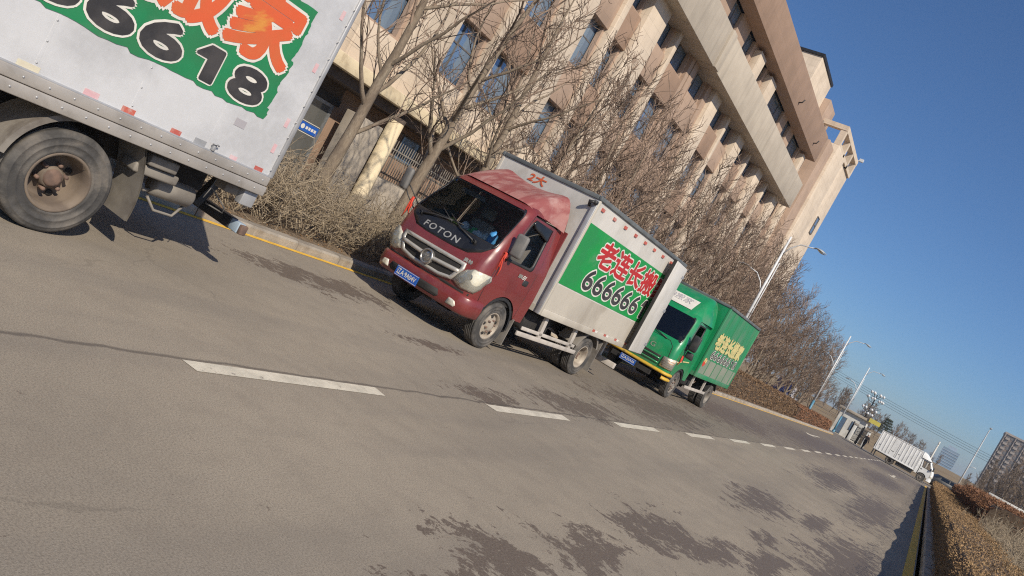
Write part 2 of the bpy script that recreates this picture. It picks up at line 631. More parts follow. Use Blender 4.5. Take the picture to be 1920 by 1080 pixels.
# vehicles
weathered('red_paint', (0.185, 0.028, 0.028), (0.15, 0.024, 0.024), 2.5, 0.34, 0, 0.5, 0.35, dirt=(0.27, 0.12, 0.10), dirt_scale=1.1,
          dirt_lo=0.55, dirt_hi=0.95, fine=(40, 0.08, (0.3, 0.17, 0.14)))
weathered('faded_red', (0.26, 0.075, 0.07), (0.36, 0.17, 0.15), 3.0, 0.55, dirt=(0.44, 0.32, 0.29), dirt_scale=2.0, dirt_lo=0.5, dirt_hi=0.75,
          stretch=(3, 0.8, 1))
weathered('black_panel', (0.012, 0.012, 0.014), (0.02, 0.02, 0.022), 3, 0.25, 0, 0.5)
weathered('black_plastic', (0.022, 0.022, 0.024), (0.04, 0.038, 0.036), 5, 0.55)
weathered('grey_plastic', (0.13, 0.125, 0.12), (0.17, 0.16, 0.15), 5, 0.6)
weathered('chrome', (0.55, 0.53, 0.50), (0.42, 0.40, 0.37), 6, 0.30, 0.85)
weathered('silver_paint', (0.55, 0.52, 0.47), (0.46, 0.435, 0.39), 6, 0.40, 0.4)
weathered('green_paint', (0.010, 0.24, 0.085), (0.012, 0.20, 0.072), 2.0, 0.32, 0, 0.5, 0.35, dirt=(0.10, 0.22, 0.12), dirt_scale=1.2)
weathered('green_box_paint', (0.02, 0.23, 0.09), (0.035, 0.20, 0.09), 1.5, 0.55, dirt=(0.13, 0.22, 0.14), dirt_scale=1.3, dirt_lo=0.42,
          dirt_hi=0.8, stretch=(1, 2.0, 0.5))
weathered('green_dusty', (0.19, 0.235, 0.175), (0.25, 0.255, 0.20), 1.5, 0.8, dirt=(0.10, 0.22, 0.12), dirt_scale=1.2, dirt_lo=0.5, dirt_hi=0.8)
weathered('sign_green', (0.010, 0.27, 0.055), (0.018, 0.23, 0.06), 2.0, 0.5, dirt=(0.14, 0.30, 0.16), dirt_scale=1.3, dirt_lo=0.55, dirt_hi=0.9)
weathered('sign_green_old', (0.014, 0.20, 0.075), (0.02, 0.17, 0.065), 2.5, 0.6, dirt=(0.08, 0.22, 0.12), dirt_scale=3, dirt_lo=0.55, dirt_hi=0.9)
weathered('box_white', (0.60, 0.57, 0.53), (0.52, 0.495, 0.455), 1.6, 0.55, dirt=(0.36, 0.32, 0.27), dirt_scale=1.1, dirt_lo=0.5, dirt_hi=0.85,
          stretch=(1, 1.3, 0.6), fine=(25, 0.12, (0.35, 0.31, 0.26)))
weathered('box_white_dusty', (0.47, 0.425, 0.36), (0.40, 0.36, 0.305), 1.5, 0.75, dirt=(0.31, 0.27, 0.22), dirt_scale=1.4, stretch=(1, 1, 0.5))
weathered('aluminium_sheet', (0.63, 0.625, 0.63), (0.52, 0.515, 0.52), 1.3, 0.48, 0.2, dirt=(0.38, 0.37, 0.37), dirt_scale=1.2, dirt_lo=0.5,
          dirt_hi=0.85, fine=(18, 0.15, (0.72, 0.72, 0.75)), bump=0.12, bscale=2.5)
weathered('aluminium_rail', (0.42, 0.385, 0.35), (0.35, 0.32, 0.29), 3, 0.5, 0.25, dirt=(0.25, 0.22, 0.19), dirt_scale=2)
weathered('primer_grey', (0.40, 0.40, 0.41), (0.33, 0.33, 0.34), 3, 0.5, 0.3)
weathered('white_paint', (0.72, 0.72, 0.71), (0.64, 0.64, 0.63), 2, 0.4)
weathered('letter_white', (0.68, 0.65, 0.59), (0.60, 0.57, 0.52), 4, 0.6)
weathered('letter_black', (0.030, 0.028, 0.030), (0.055, 0.05, 0.05), 4, 0.6)
weathered('letter_red', (0.46, 0.020, 0.022), (0.40, 0.03, 0.03), 4, 0.55)
weathered('letter_orange', (0.62, 0.105, 0.035), (0.56, 0.12, 0.04), 3, 0.6, dirt=(0.62, 0.27, 0.05), dirt_scale=1.5, dirt_lo=0.62, dirt_hi=0.7)
weathered('letter_yellow', (0.62, 0.52, 0.22), (0.52, 0.45, 0.20), 5, 0.6, dirt=(0.25, 0.36, 0.16), dirt_scale=6, dirt_lo=0.55)
weathered('letter_blue', (0.03, 0.12, 0.42), (0.05, 0.15, 0.45), 6, 0.6)
weathered('letter_silver', (0.45, 0.43, 0.38), (0.55, 0.53, 0.48), 6, 0.4, 0.5)
weathered('plate_blue', (0.012, 0.085, 0.42), (0.02, 0.10, 0.38), 6, 0.45)
weathered('reflect_red', (0.50, 0.11, 0.075), (0.42, 0.10, 0.08), 8, 0.5, dirt=(0.5, 0.34, 0.3), dirt_scale=9)
weathered('faded_pink', (0.60, 0.36, 0.38), (0.62, 0.46, 0.47), 8, 0.6)
weathered('faded_cream', (0.62, 0.58, 0.44), (0.58, 0.52, 0.40), 8, 0.6)
weathered('smudge_grey', (0.36, 0.34, 0.36), (0.5, 0.48, 0.5), 5, 0.6)
weathered('tyre', (0.050, 0.047, 0.045), (0.10, 0.092, 0.084), 5, 0.88, dirt=(0.155, 0.135, 0.115), dirt_scale=4, dirt_lo=0.46, dirt_hi=0.7, bump=0.35, bscale=45)
weathered('tyre_tread', (0.045, 0.043, 0.042), (0.07, 0.066, 0.062), 3, 0.9)
weathered('rim_dusty', (0.40, 0.345, 0.28), (0.30, 0.255, 0.205), 5, 0.7, 0.1, dirt=(0.20, 0.155, 0.12), dirt_scale=6)
weathered('rim_brown', (0.19, 0.147, 0.11), (0.13, 0.10, 0.078), 5, 0.8, 0.1, dirt=(0.12, 0.09, 0.07), dirt_scale=5)
weathered('hub_rust', (0.19, 0.12, 0.09), (0.12, 0.08, 0.065), 9, 0.85)
weathered('chassis', (0.016, 0.015, 0.014), (0.03, 0.026, 0.024), 4, 0.85)
weathered('dusty_metal', (0.25, 0.225, 0.195), (0.18, 0.16, 0.14), 4, 0.75, 0.1, dirt=(0.12, 0.10, 0.085), dirt_scale=3)
weathered('guard_rail', (0.50, 0.45, 0.40), (0.40, 0.36, 0.32), 4, 0.6)
weathered('bumper_yellow', (0.58, 0.36, 0.035), (0.50, 0.31, 0.05), 5, 0.5, dirt=(0.12, 0.09, 0.04), dirt_scale=6, dirt_lo=0.55)
weathered('amber', (0.65, 0.22, 0.03), (0.55, 0.20, 0.03), 5, 0.3)
weathered('seat_grey', (0.22, 0.20, 0.185), (0.28, 0.26, 0.235), 4, 0.9)
weathered('cloth_red', (0.62, 0.06, 0.03), (0.5, 0.05, 0.03), 6, 0.8)
weathered('item_green', (0.03, 0.35, 0.10), (0.05, 0.28, 0.10), 9, 0.5)
weathered('item_yellow', (0.62, 0.60, 0.08), (0.55, 0.5, 0.08), 9, 0.5)
weathered('item_white', (0.65, 0.66, 0.62), (0.45, 0.52, 0.47), 14, 0.4)
weathered('item_blue', (0.06, 0.28, 0.55), (0.05, 0.22, 0.5), 9, 0.5)
weathered('lamp_chrome', (0.80, 0.76, 0.64), (0.62, 0.58, 0.48), 14, 0.3, 0.3)
weathered('tarp_dark', (0.10, 0.11, 0.115), (0.14, 0.15, 0.155), 3, 0.7)

# vegetation
weathered('bark', (0.255, 0.20, 0.145), (0.17, 0.13, 0.095), 6, 0.95, fine=(40, 0.5, (0.12, 0.09, 0.065)), bump=0.8, bscale=30,
          dirt=(0.32, 0.27, 0.20), dirt_scale=5, stretch=(1, 1, 0.35))
weathered('twig', (0.30, 0.215, 0.160), (0.095, 0.064, 0.047), 1.7, 0.95, lo=0.42, hi=0.58, rand=0.2)
weathered('twig_far', (0.20, 0.150, 0.112), (0.15, 0.11, 0.082), 1.0, 0.95, rand=0.15)
weathered('shrub_twig', (0.33, 0.265, 0.185), (0.23, 0.18, 0.125), 4, 0.95, rand=0.1)
weathered('hedge_brown', (0.205, 0.125, 0.068), (0.15, 0.09, 0.052), 3, 0.95, dirt=(0.26, 0.18, 0.10), dirt_scale=4)
weathered('hedge_tan', (0.36, 0.225, 0.11), (0.27, 0.165, 0.08), 2, 0.95, dirt=(0.17, 0.12, 0.05), dirt_scale=3)
weathered('hedge_russet', (0.24, 0.115, 0.058), (0.19, 0.09, 0.05), 1.5, 0.95, dirt=(0.26, 0.15, 0.08), dirt_scale=3)
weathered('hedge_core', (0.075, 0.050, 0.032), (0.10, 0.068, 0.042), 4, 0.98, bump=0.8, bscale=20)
weathered('evergreen', (0.035, 0.05, 0.028), (0.055, 0.065, 0.035), 1.5, 0.9)

# far things
weathered('pole_white', (0.66, 0.67, 0.68), (0.56, 0.57, 0.58), 3, 0.45)
weathered('pole_blue', (0.06, 0.20, 0.30), (0.08, 0.22, 0.32), 3, 0.5)
weathered('lamp_shade', (0.30, 0.32, 0.34), (0.4, 0.42, 0.44), 3, 0.35)
weathered('lamp_glass', (0.70, 0.66, 0.52), (0.6, 0.58, 0.5), 3, 0.3)
weathered('wall_white', (0.62, 0.61, 0.57), (0.53, 0.52, 0.48), 1.2, 0.85, dirt=(0.4, 0.38, 0.34), dirt_scale=1)
weathered('sign_yellow', (0.62, 0.52, 0.10), (0.55, 0.46, 0.1), 3, 0.6)
weathered('apartment_wall', (0.19, 0.145, 0.12), (0.165, 0.128, 0.105), 0.2, 0.9)
weathered('apartment_light', (0.36, 0.31, 0.275), (0.30, 0.26, 0.23), 0.3, 0.9)
weathered('tower_glass', (0.16, 0.24, 0.32), (0.20, 0.28, 0.36), 0.1, 0.35)
weathered('tower_frame', (0.30, 0.38, 0.46), (0.33, 0.40, 0.48), 0.1, 0.6)
weathered('van_blue', (0.012, 0.018, 0.075), (0.016, 0.02, 0.06), 2, 0.4)
weathered('van_grey', (0.40, 0.39, 0.42), (0.35, 0.34, 0.37), 2, 0.4, coat=0.3)
weathered('car_black', (0.015, 0.016, 0.018), (0.025, 0.025, 0.027), 2, 0.5)
weathered('tail_red', (0.40, 0.03, 0.025), (0.32, 0.03, 0.025), 3, 0.35)
weathered('skin', (0.42, 0.25, 0.17), (0.38, 0.22, 0.15), 8, 0.6)
weathered('hair_black', (0.012, 0.010, 0.009), (0.02, 0.017, 0.015), 8, 0.6)
weathered('coat_dark', (0.022, 0.018, 0.020), (0.035, 0.028, 0.030), 8, 0.9)
weathered('trouser_dark', (0.03, 0.03, 0.036), (0.045, 0.043, 0.05), 8, 0.9)
weathered('cap_white', (0.62, 0.60, 0.56), (0.55, 0.53, 0.5), 8, 0.8)
# ------------------------------------------------------------------ the setting
def sstep(a, b, x):
    t = max(0.0, min(1.0, (x - a) / (b - a)))
    return t * t * (3 - 2 * t)


def ground_h(x, y):
    n = mnoise.noise(Vector((x * 0.03, y * 0.03, 0.3)))
    h = sstep(108, 140, y) * 1.3 + sstep(140, 230, y) * 1.9
    h *= 1.0 + 0.25 * n
    h += sstep(2.2, 4.5, x) * sstep(-20, 10, y) * 0.35 * (1 - sstep(86, 92, y)) 
    return h - 0.03


xs = sorted(set([-2500, -1200, -600, -300, -150, -90, -60, -40, -30, -25] + list(range(-22, -8, 2)) + [-8.4, 0.4, 1, 1.6, 2.2, 2.6, 3.0, 3.4, 3.8, 4.2, 4.6, 5]
                + list(range(6, 30, 3)) + [35, 45, 60, 90, 150, 300, 600, 1200, 2500]))
ys = sorted(set([-400, -100, -40, -20] + list(range(-10, 84, 6)) + [86, 88, 92, 100, 104] + list(range(108, 150, 4)) + list(range(150, 240, 10))
                + [260, 300, 400, 600, 900, 1400, 2200, 3500]))
g = MB()
g.grid(lambda u, v: (u, v, ground_h(u, v)), xs, ys)
tag(g.build('ground', 'dry_grass'), kind='structure')

road = MB()
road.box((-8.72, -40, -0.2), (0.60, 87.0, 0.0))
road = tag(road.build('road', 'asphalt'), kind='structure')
cross = MB()
cross.box((-70, 87.0, -0.2), (70, 102.0, -0.001))
tag(cross.build('crossing_road', 'asphalt'), kind='structure')

# lane dashes: 2 m painted, 2 m gap
k = -6
while True:
    y0 = 3.55 + 4.02 * k
    if y0 > 84: break
    d = MB()
    e = rng.uniform(-0.02, 0.02)
    d.add([(-3.93 + e, y0, 0.004), (-3.78 + e, y0 + 0.02, 0.004), (-3.78 + e, y0 + 2.04, 0.004), (-3.93 + e, y0 + 2.06, 0.004)], [(0, 1, 2, 3)])
    d.build('lane_dash', 'white_line', road)
    k += 1
for x0, x1 in ((-8.70, -8.555), (0.415, 0.575)):
    d = MB()
    n = 60
    for i in range(n):
        a, b = -20 + 106.0 * i / n, -20 + 106.0 * (i + 1) / n
        d.add([(x0, a, 0.004), (x1, a, 0.004), (x1, b, 0.004), (x0, b, 0.004)], [(0, 1, 2, 3)])
    d.build('yellow_edge_line', 'yellow_line', road)
# painted arrow shafts far down the lanes
for ax, ay in ((-6.3, 52.0), (-1.6, 60.0)):
    d = MB()
    d.add([(ax - 0.08, ay, 0.004), (ax + 0.08, ay, 0.004), (ax + 0.08, ay + 4, 0.004), (ax - 0.08, ay + 4, 0.004)], [(0, 1, 2, 3)])
    d.add([(ax - 0.35, ay, 0.004), (ax + 0.35, ay, 0.004), (ax, ay - 1.8, 0.004)], [(0, 2, 1)])
    d.build('lane_arrow', 'white_line', road)

# kerbs: single stones near by, a continuous run beyond
def kerb(name, x0, x1, h, ya, yb, ylim, step, mat, chamfer):
    root = MB()
    root.box((x0 + 0.02, ya, -0.2), (x1 - 0.02, yb, h - 0.03))
    root = tag(root.build(name, mat), kind='structure')
    st = MB()
    L = step - 0.012
    pr = [(x0, -0.1), (x1, -0.1), (x1, h - (0.03 if chamfer > 0 else 0)), (x1 - (0.03 if chamfer > 0 else 0), h), (x0 + (0.03 if chamfer < 0 else 0), h), (x0, h - (0.03 if chamfer < 0 else 0))]
    pr2 = []
    for p in pr:
        if not pr2 or (abs(p[0] - pr2[-1][0]) + abs(p[1] - pr2[-1][1])) > 1e-6:
            pr2.append(p)
    st.prism(pr2, 0, L, 'xz')
    me = st.mesh('kerb_stone', mat)
    y = ya
    while y < ylim:
        o = inst('kerb_stone', me, root, (rng.uniform(-0.006, 0.006), y, rng.uniform(-0.006, 0.006)), rng.uniform(-0.004, 0.004))
        y += step
    r = MB()
    r.prism(pr2, ylim + 0.02, yb, 'xz')
    r.build('kerb_run', mat, root)


kerb('left_kerb', -9.00, -8.725, 0.135, 2.0, 86.0, 44.0, 0.98, 'concrete_kerb', 1)
kerb('right_kerb', 0.68, 0.90, 0.10, 4.0, 86.0, 44.0, 0.98, 'concrete_kerb', -1)
d = MB()
d.box((0.60, -20, -0.15), (0.68, 86.0, -0.03))
tag(d.build('gutter', 'dark_gutter'), kind='structure')

v_ = MB()
v_.grid(lambda a, b: (a, b, 0.10 + 0.05 * mnoise.noise(Vector((a * 0.9, b * 0.9, 0)))), [-9.0, -9.2, -9.5, -9.8, -10.2, -10.6, -11, -11.5, -12, -12.6, -13.2],
        [y * 0.8 for y in range(-12, 108)])
tag(v_.build('verge', 'soil'), kind='structure')
f_ = MB()
f_.box((-22, -12, -0.1), (-13.2, 86, 0.09))
tag(f_.build('forecourt', 'paving'), kind='structure')

# fallen leaves and litter on the verge
lv = MB()
for i in range(2600):
    x = rng.uniform(-10.9, -9.02)
    y = rng.uniform(3.5, 16)
    z = 0.10 + 0.05 * mnoise.noise(Vector((x * 0.9, y * 0.9, 0))) + rng.uniform(0.012, 0.03)
    a, s = rng.uniform(0, 6.28), rng.uniform(0.012, 0.03)
    c_, s_ = math.cos(a) * s, math.sin(a) * s
    tz = rng.uniform(-0.01, 0.012)
    lv.add([(x - c_, y - s_, z), (x + s_ * .6, y - c_ * .6, z + tz), (x + c_, y + s_, z), (x - s_ * .6, y + c_ * .6, z - tz * .3)], [(0, 1, 2, 3)])
tag(lv.build('leaf_litter', 'dry_leaf', recalc=False), 'dry brown leaf litter scattered on the verge under the shrubs', 'litter', kind='stuff')
# ------------------------------------------------------------------ the office building
bld = tag(empty('office_building', (-20, 40, 0)), 'long cream and brown stone office building with deep window bays behind the trees', 'building')


def bpart(mb, name, mat, parent=None):
    """parts are written in world coordinates; the thing's empty sits at its base"""
    o = mb.build(name, mat, parent or bld)
    if parent is None:
        o.location = (20, -40, 0)
    return o


BX = -20.0            # spandrel plane
WALL_X = -20.55       # window plane
w = MB()
w.box((-34, 4, -0.2), (WALL_X - 0.1, 70.6, 21.0))
bpart(w, 'wall', 'brown_stone')

FL = [(5.88, 8.15), (10.0, 12.4), (14.2, 16.5)]
PIL = [(6, 8), (13, 15), (20.1, 22.1), (27.4, 29.3), (33.5, 35.5), (45.0, 46.5), (52, 53.6), (59, 60.6), (66, 67.6), (69.9, 70.9)]
FIN = [(10.5, 10.9), (17.5, 17.95), (24.35, 24.95), (31.4, 31.9), (37.55, 37.95), (49.2, 49.6), (56.1, 56.5), (63, 63.4)]
JOINT = [(40.6, 41.7), (44.3, 45.0)]
for a, b in PIL:
    m = MB()
    m.box((WALL_X - 0.1, a, 4.2), (BX + 0.28, b, 16.45), 0, 0.03)
    bpart(m, 'pilaster', 'cream_stone')
for a, b in FIN:
    m = MB()
    m.box((WALL_X - 0.1, a, 4.2), (BX + 0.16, b, 16.35), 0, 0.02)
    bpart(m, 'fin', 'cream_stone')
m = MB()
m.box((WALL_X - 0.1, 40.6, 4.2), (BX + 0.02, 41.0, 16.4)); bpart(m, 'joint_strip', 'tan_stone')
m = MB()
m.box((WALL_X - 0.1, 41.06, 4.2), (BX + 0.06, 41.64, 16.3)); bpart(m, 'joint_strip', 'tan_stone')
m = MB()
m.box((WALL_X - 0.1, 41.70, 4.2), (BX - 0.02, 41.95, 16.3)); bpart(m, 'joint_strip', 'brown_stone')
m = MB()
m.box((WALL_X - 0.1, 44.3, 4.2), (BX + 0.0, 45.0, 16.4)); bpart(m, 'joint_strip', 'tan_stone')

solid = sorted(PIL + FIN + [(40.6, 41.95), (44.3, 45.0)])
bays = []
for i in range(len(solid) - 1):
    a, b = solid[i][1], solid[i + 1][0]
    if b - a > 0.4:
        bays.append((a, b))

win_cache = {}


def window(y0, y1, z0, z1, x, cols, rows_, parent_rot=0, fm='bronze_frame'):
    """frame as a part, each pane a sub-part"""
    W, H = y1 - y0, z1 - z0
    key = (round(W, 2), round(H, 2), cols, tuple(rows_), fm)
    if key not in win_cache:
        fr = MB()
        t = 0.055
        fr.box((0, 0, 0), (0.09, t, H)); fr.box((0, W - t, 0), (0.09, W, H))
        fr.box((0, t, 0), (0.09, W - t, t)); fr.box((0, t, H - t), (0.09, W - t, H))
        for c in range(1, cols):
            yc = W * c / cols
            fr.box((0, yc - t / 2, t), (0.08, yc + t / 2, H - t))
        for r_ in rows_:
            fr.box((0, t, H * r_ - t / 2), (0.07, W - t, H * r_ + t / 2))
        pn = []
        zr = [0] + [H * r_ for r_ in rows_] + [H]
        for c in range(cols):
            for r_ in range(len(zr) - 1):
                g_ = MB()
                a_, b_ = W * c / cols + 0.02, W * (c + 1) / cols - 0.02
                g_.box((0.02, a_, zr[r_] + 0.02), (0.035, b_, zr[r_ + 1] - 0.02))
                pn.append(g_.mesh('pane', 'window_glass'))
        win_cache[key] = (fr.mesh('window', fm), pn)
    fme, pn = win_cache[key]
    o = inst('window', fme, bld, (x + 20, y0 - 40, z0))
    for p in pn:
        q = inst('pane', p, o)
        q.rotation_euler = (0, rng.uniform(-0.01, 0.01), rng.uniform(-0.012, 0.012))
    return o


SP = [(4.25, 5.88), (8.15, 10.0), (12.4, 14.2)]
panel_mats = ['tan_stone', 'brown_stone']
for bi, (a, b) in enumerate(bays):
    for fi, (z0, z1) in enumerate(FL):
        window(a, b, z0 + 0.02, z1 + 0.0, WALL_X, 2, (0.62,))
        # sill step and stepped jamb on the far side
        s = MB()
        s.box((WALL_X - 0.05, a, z0 - 0.06), (BX - 0.10, b, z0 + 0.02))
        bpart(s, 'sill', 'tan_stone')
        s = MB()
        s.box((WALL_X + 0.1, b - 0.16, z0 + 0.02), (BX - 0.2, b, z1))
        bpart(s, 'jamb', 'tan_stone')
    for fi, (z0, z1) in enumerate(SP):
        s = MB()
        s.box((WALL_X - 0.1, a, z0), (BX - (0.0 if bi % 2 else 0.05), b, z1 - 0.06), 0, 0.012)
        bpart(s, 'spandrel_panel', 'cream_stone' if fi == 0 else panel_mats[bi % 2])

# projecting band above the third row of windows
for a, b, dx in ((4, 40.95, 0.0), (41.0, 41.75, 0.12), (41.8, 68.9, 0.0)):
    m = MB()
    m.box((WALL_X - 0.05, a, 15.65), (-18.9 + dx, b, 17.95), 0, 0.02)
    bpart(m, 'stone_band', 'grey_band')

# top storey: windows and short pilasters set back, parapet in front above
UZ0, UZ1 = 18.5, 20.35
uw = [(35.5, 37.2, 2), (39.0, 40.6, 2), (42.4, 44.3, 2), (46.3, 47.9, 2), (50.2, 51.8, 2), (54.3, 59.4, 4), (61.0, 62.4, 2), (64.0, 67.3, 3)]
uw = [(8 + 4.2 * i, 9.8 + 4.2 * i, 2) for i in range(6)] + uw
pos = 4.0
for a, b, c in uw:
    m = MB()
    m.box((WALL_X - 0.1, pos, 17.95), (-20.25, a, 20.9))
    bpart(m, 'upper_wall', 'tan_stone')
    m = MB()
    m.box((WALL_X - 0.1, a, 17.95), (-20.25, b, UZ0))
    m.box((WALL_X - 0.1, a, UZ1), (-20.25, b, 20.9))
    bpart(m, 'lintel', 'tan_stone')
    window(a, b, UZ0, UZ1, WALL_X, c, (0.5,))
    pos = b
m = MB()
m.box((WALL_X - 0.1, pos, 17.95), (-20.25, 70.6, 20.9))
bpart(m, 'upper_wall', 'tan_stone')
for a, b in ((48.4, 49.8), (52.2, 53.9), (67.7, 68.6), (33.0, 34.5), (26, 27.5), (19, 20.5)):
    m = MB()
    m.box((-20.25, a, 17.95), (-19.75, b, 20.1), 0, 0.02)
    bpart(m, 'upper_pilaster', 'cream_stone')
m = MB()
m.box((-21.6, 4, 20.35), (-19.2, 69.8, 22.75), 0, 0.02)
bpart(m, 'parapet', 'brown_stone')
for y in (58.0, 66.5):
    m = MB()
    m.tube([(-19.25, y, 20.9), (-18.95, y, 21.0), (-18.85, y, 21.25)], 0.05, 6)
    bpart(m, 'floodlight', 'iron')

# stair tower at the far end with an open frame on top
m = MB()
m.box((-27, 70.9, -0.2), (-19.25, 73.5, 23.0), 0, 0.03)
bpart(m, 'tower_wall', 'tan_stone')
m = MB()
m.box((-27, 73.55, -0.2), (-19.0, 78.0, 23.6), 0, 0.03)
bpart(m, 'tower_wall', 'cream_stone')
m = MB()
m.box((-27, 78.05, -0.2), (-19.2, 83.2, 23.6), 0, 0.03)
bpart(m, 'tower_wall', 'cream_stone')
fr = MB()
zt, zb = 25.5, 23.6
for (xa, ya) in ((-19.3, 73.8), (-19.3, 76.8), (-19.3, 79.9), (-19.3, 82.9), (-21.6, 73.8), (-24.0, 73.8), (-26.6, 73.8)):
    fr.box((xa - 0.28, ya - 0.25, zb), (xa + 0.28, ya + 0.25, zt - 0.45))
fr.box((-19.6, 73.5, zt - 0.45), (-19.0, 83.2, zt))
fr.box((-27, 73.5, zt - 0.45), (-19.6, 74.1, zt))
fr.box((-27, 82.6, zt - 0.45), (-19.6, 83.2, zt))
fr.box((-19.58, 74.1, zb), (-19.02, 82.6, zb + 0.3))
bpart(fr, 'roof_frame', 'cream_stone')
for (z0, z1) in ((4, 5.6), (9, 10.6), (16.5, 18.3)):
    window(80.2, 81.3, z0, z1, -19.19, 1, (0.5,))
m = MB()
m.box((-31, 66.3, 20.9), (-22, 72.4, 28.0), 0, 0.03)
bpart(m, 'penthouse', 'cream_stone')
m = MB()
m.box((-31.1, 66.2, 28.0), (-21.9, 72.5, 28.25))
bpart(m, 'penthouse_roof', 'iron')
m = MB()
m.box((-31, 72.45, 20.9), (-21.4, 75.8, 26.9), 0, 0.03)
bpart(m, 'penthouse', 'tan_stone')
m = MB()
m.box((-21.42, 73.4, 23.4), (-21.37, 74.9, 25.2))
bpart(m, 'roof_opening', 'dark_interior')
m = MB()
m.tube([(-19.3, 83.0, 25.5), (-18.9, 83.2, 25.7)], 0.06, 6)
m.box((-19.0, 83.05, 25.62), (-18.6, 83.35, 25.9))
bpart(m, 'floodlight', 'pole_white')

# entrance: canopy beam, pier, column, glass doors, iron railing
m = MB()
m.box((-20.6, 4, 3.88), (-18.95, 31, 4.32), 0, 0.02)
bpart(m, 'canopy_beam', 'cream_plaster')
m = MB()
m.box((-20.7, 4, 3.55), (-19.35, 31, 3.9))
bpart(m, 'canopy_soffit', 'dark_brown')
m = MB()
m.box((-20.6, 4, 4.32), (-19.6, 31, 4.42))
bpart(m, 'canopy_top', 'cream_stone')
# ground floor behind the canopy
m = MB()
m.box((-20.75, 31, -0.2), (-20.0, 70.9, 4.2))
bpart(m, 'base_wall', 'cream_stone')
gx = -20.72
for a, b in ((22.0, 24.3), (24.7, 27.0), (27.4, 30.4), (5, 8), (8.5, 11.5), (12, 15)):
    window(a, b, 0.9, 3.3, gx + 0.02, 2, (0.6,))
m = MB()
m.box((-20.0, 19.3, 0.0), (-19.2, 20.45, 2.98), 0, 0.03)
m.box((-19.2, 19.36, 0.0), (-19.14, 19.7, 2.9), 0, 0.01)
bpart(m, 'entrance_pier', 'grey_plaster')
cl = MB()
cl.lathe([(0.0, 0.33), (0.12, 0.33), (0.14, 0.29), (3.4, 0.28), (3.42, 0.001)], 'z', (-19.45, 21.15, 0.05), 28)
bpart(cl, 'column', 'cream_plaster')
cl = MB()
cl.lathe([(3.4, 0.285), (3.55, 0.30), (3.6, 0.001)], 'z', (-19.45, 21.15, 0.05), 24)
bpart(cl, 'column_cap', 'dark_brown')
cl = MB()
cl.lathe([(0.0, 0.33), (0.12, 0.33), (0.14, 0.29), (3.45, 0.28), (3.5, 0.001)], 'z', (-19.45, 14.6, 0.05), 28)
bpart(cl, 'column', 'cream_plaster')
m = MB()
m.box((-19.75, 21.5, 0.0), (-19.35, 26.6, 1.42), 0, 0.02)
bpart(m, 'plinth_wall', 'grey_plaster')
for i in range(9):
    m = MB()
    y = 21.65 + i * 0.55
    m.box((-19.57, y, 1.42), (-19.53, y + 0.54, 1.47))
    m.box((-19.57, y, 2.55), (-19.53, y + 0.54, 2.60))
    for k in range(4):
        yy = y + 0.05 + k * 0.135
        m.tube([(-19.55, yy, 1.42), (-19.55, yy, 2.92)], 0.016, 5)
    bpart(m, 'railing', 'dusty_metal')
# doors
for i, y0 in enumerate((17.0, 18.15, 15.85)):
    fr = MB()
    Wd, Hd = 1.12, 2.75
    fr.box((0, 0, 0), (0.07, 0.11, Hd)); fr.box((0, Wd - 0.11, 0), (0.07, Wd, Hd))
    fr.box((0, 0.11, 0), (0.07, Wd - 0.11, 0.2)); fr.box((0, 0.11, Hd - 0.12), (0.07, Wd - 0.11, Hd))
    o = fr.build('door', 'alu_frame', bld)
    o.location = (-20.60 + 20, y0 - 40, 0.1)
    gl = MB()
    gl.box((0.02, 0.1, 0.19), (0.04, Wd - 0.1, Hd - 0.11))
    gl.build('pane', 'door_glass', o)
    st = MB()
    st.box((0.045, 0.12, 1.50), (0.050, Wd - 0.12, 1.80))
    st.build('door_sticker', 'plate_blue', o)
    st = MB()
    st.box((0.045, 0.12, 1.83), (0.050, Wd - 0.12, 1.85)); st.box((0.045, 0.12, 1.45), (0.050, Wd - 0.12, 1.47))
    st.lathe([(0.0505, 0.085), (0.052, 0.001)], 'x', (0, 0.30, 1.65), 20)
    for q in range(4):
        st.box((0.0505, 0.44 + q * 0.13, 1.60), (0.052, 0.535 + q * 0.13, 1.70))
    st.build('sticker_print', 'letter_white', o)
m = MB()
m.box((-20.66, 15.7, 2.87), (-20.48, 19.4, 3.1))
bpart(m, 'door_head', 'iron')
m = MB()
m.box((-20.70, 15.7, 3.1), (-20.55, 19.4, 3.56))
bpart(m, 'door_fascia', 'dark_brown')
# ------------------------------------------------------------------ trucks
def interp(tab, z):
    if z <= tab[0][0]: return tab[0][1]
    for (a, va), (b, vb) in zip(tab, tab[1:]):
        if z <= b:
            t = (z - a) / (b - a)
            t = t * t * (3 - 2 * t) * 0.35 + t * 0.65
            return va + (vb - va) * t
    return tab[-1][1]


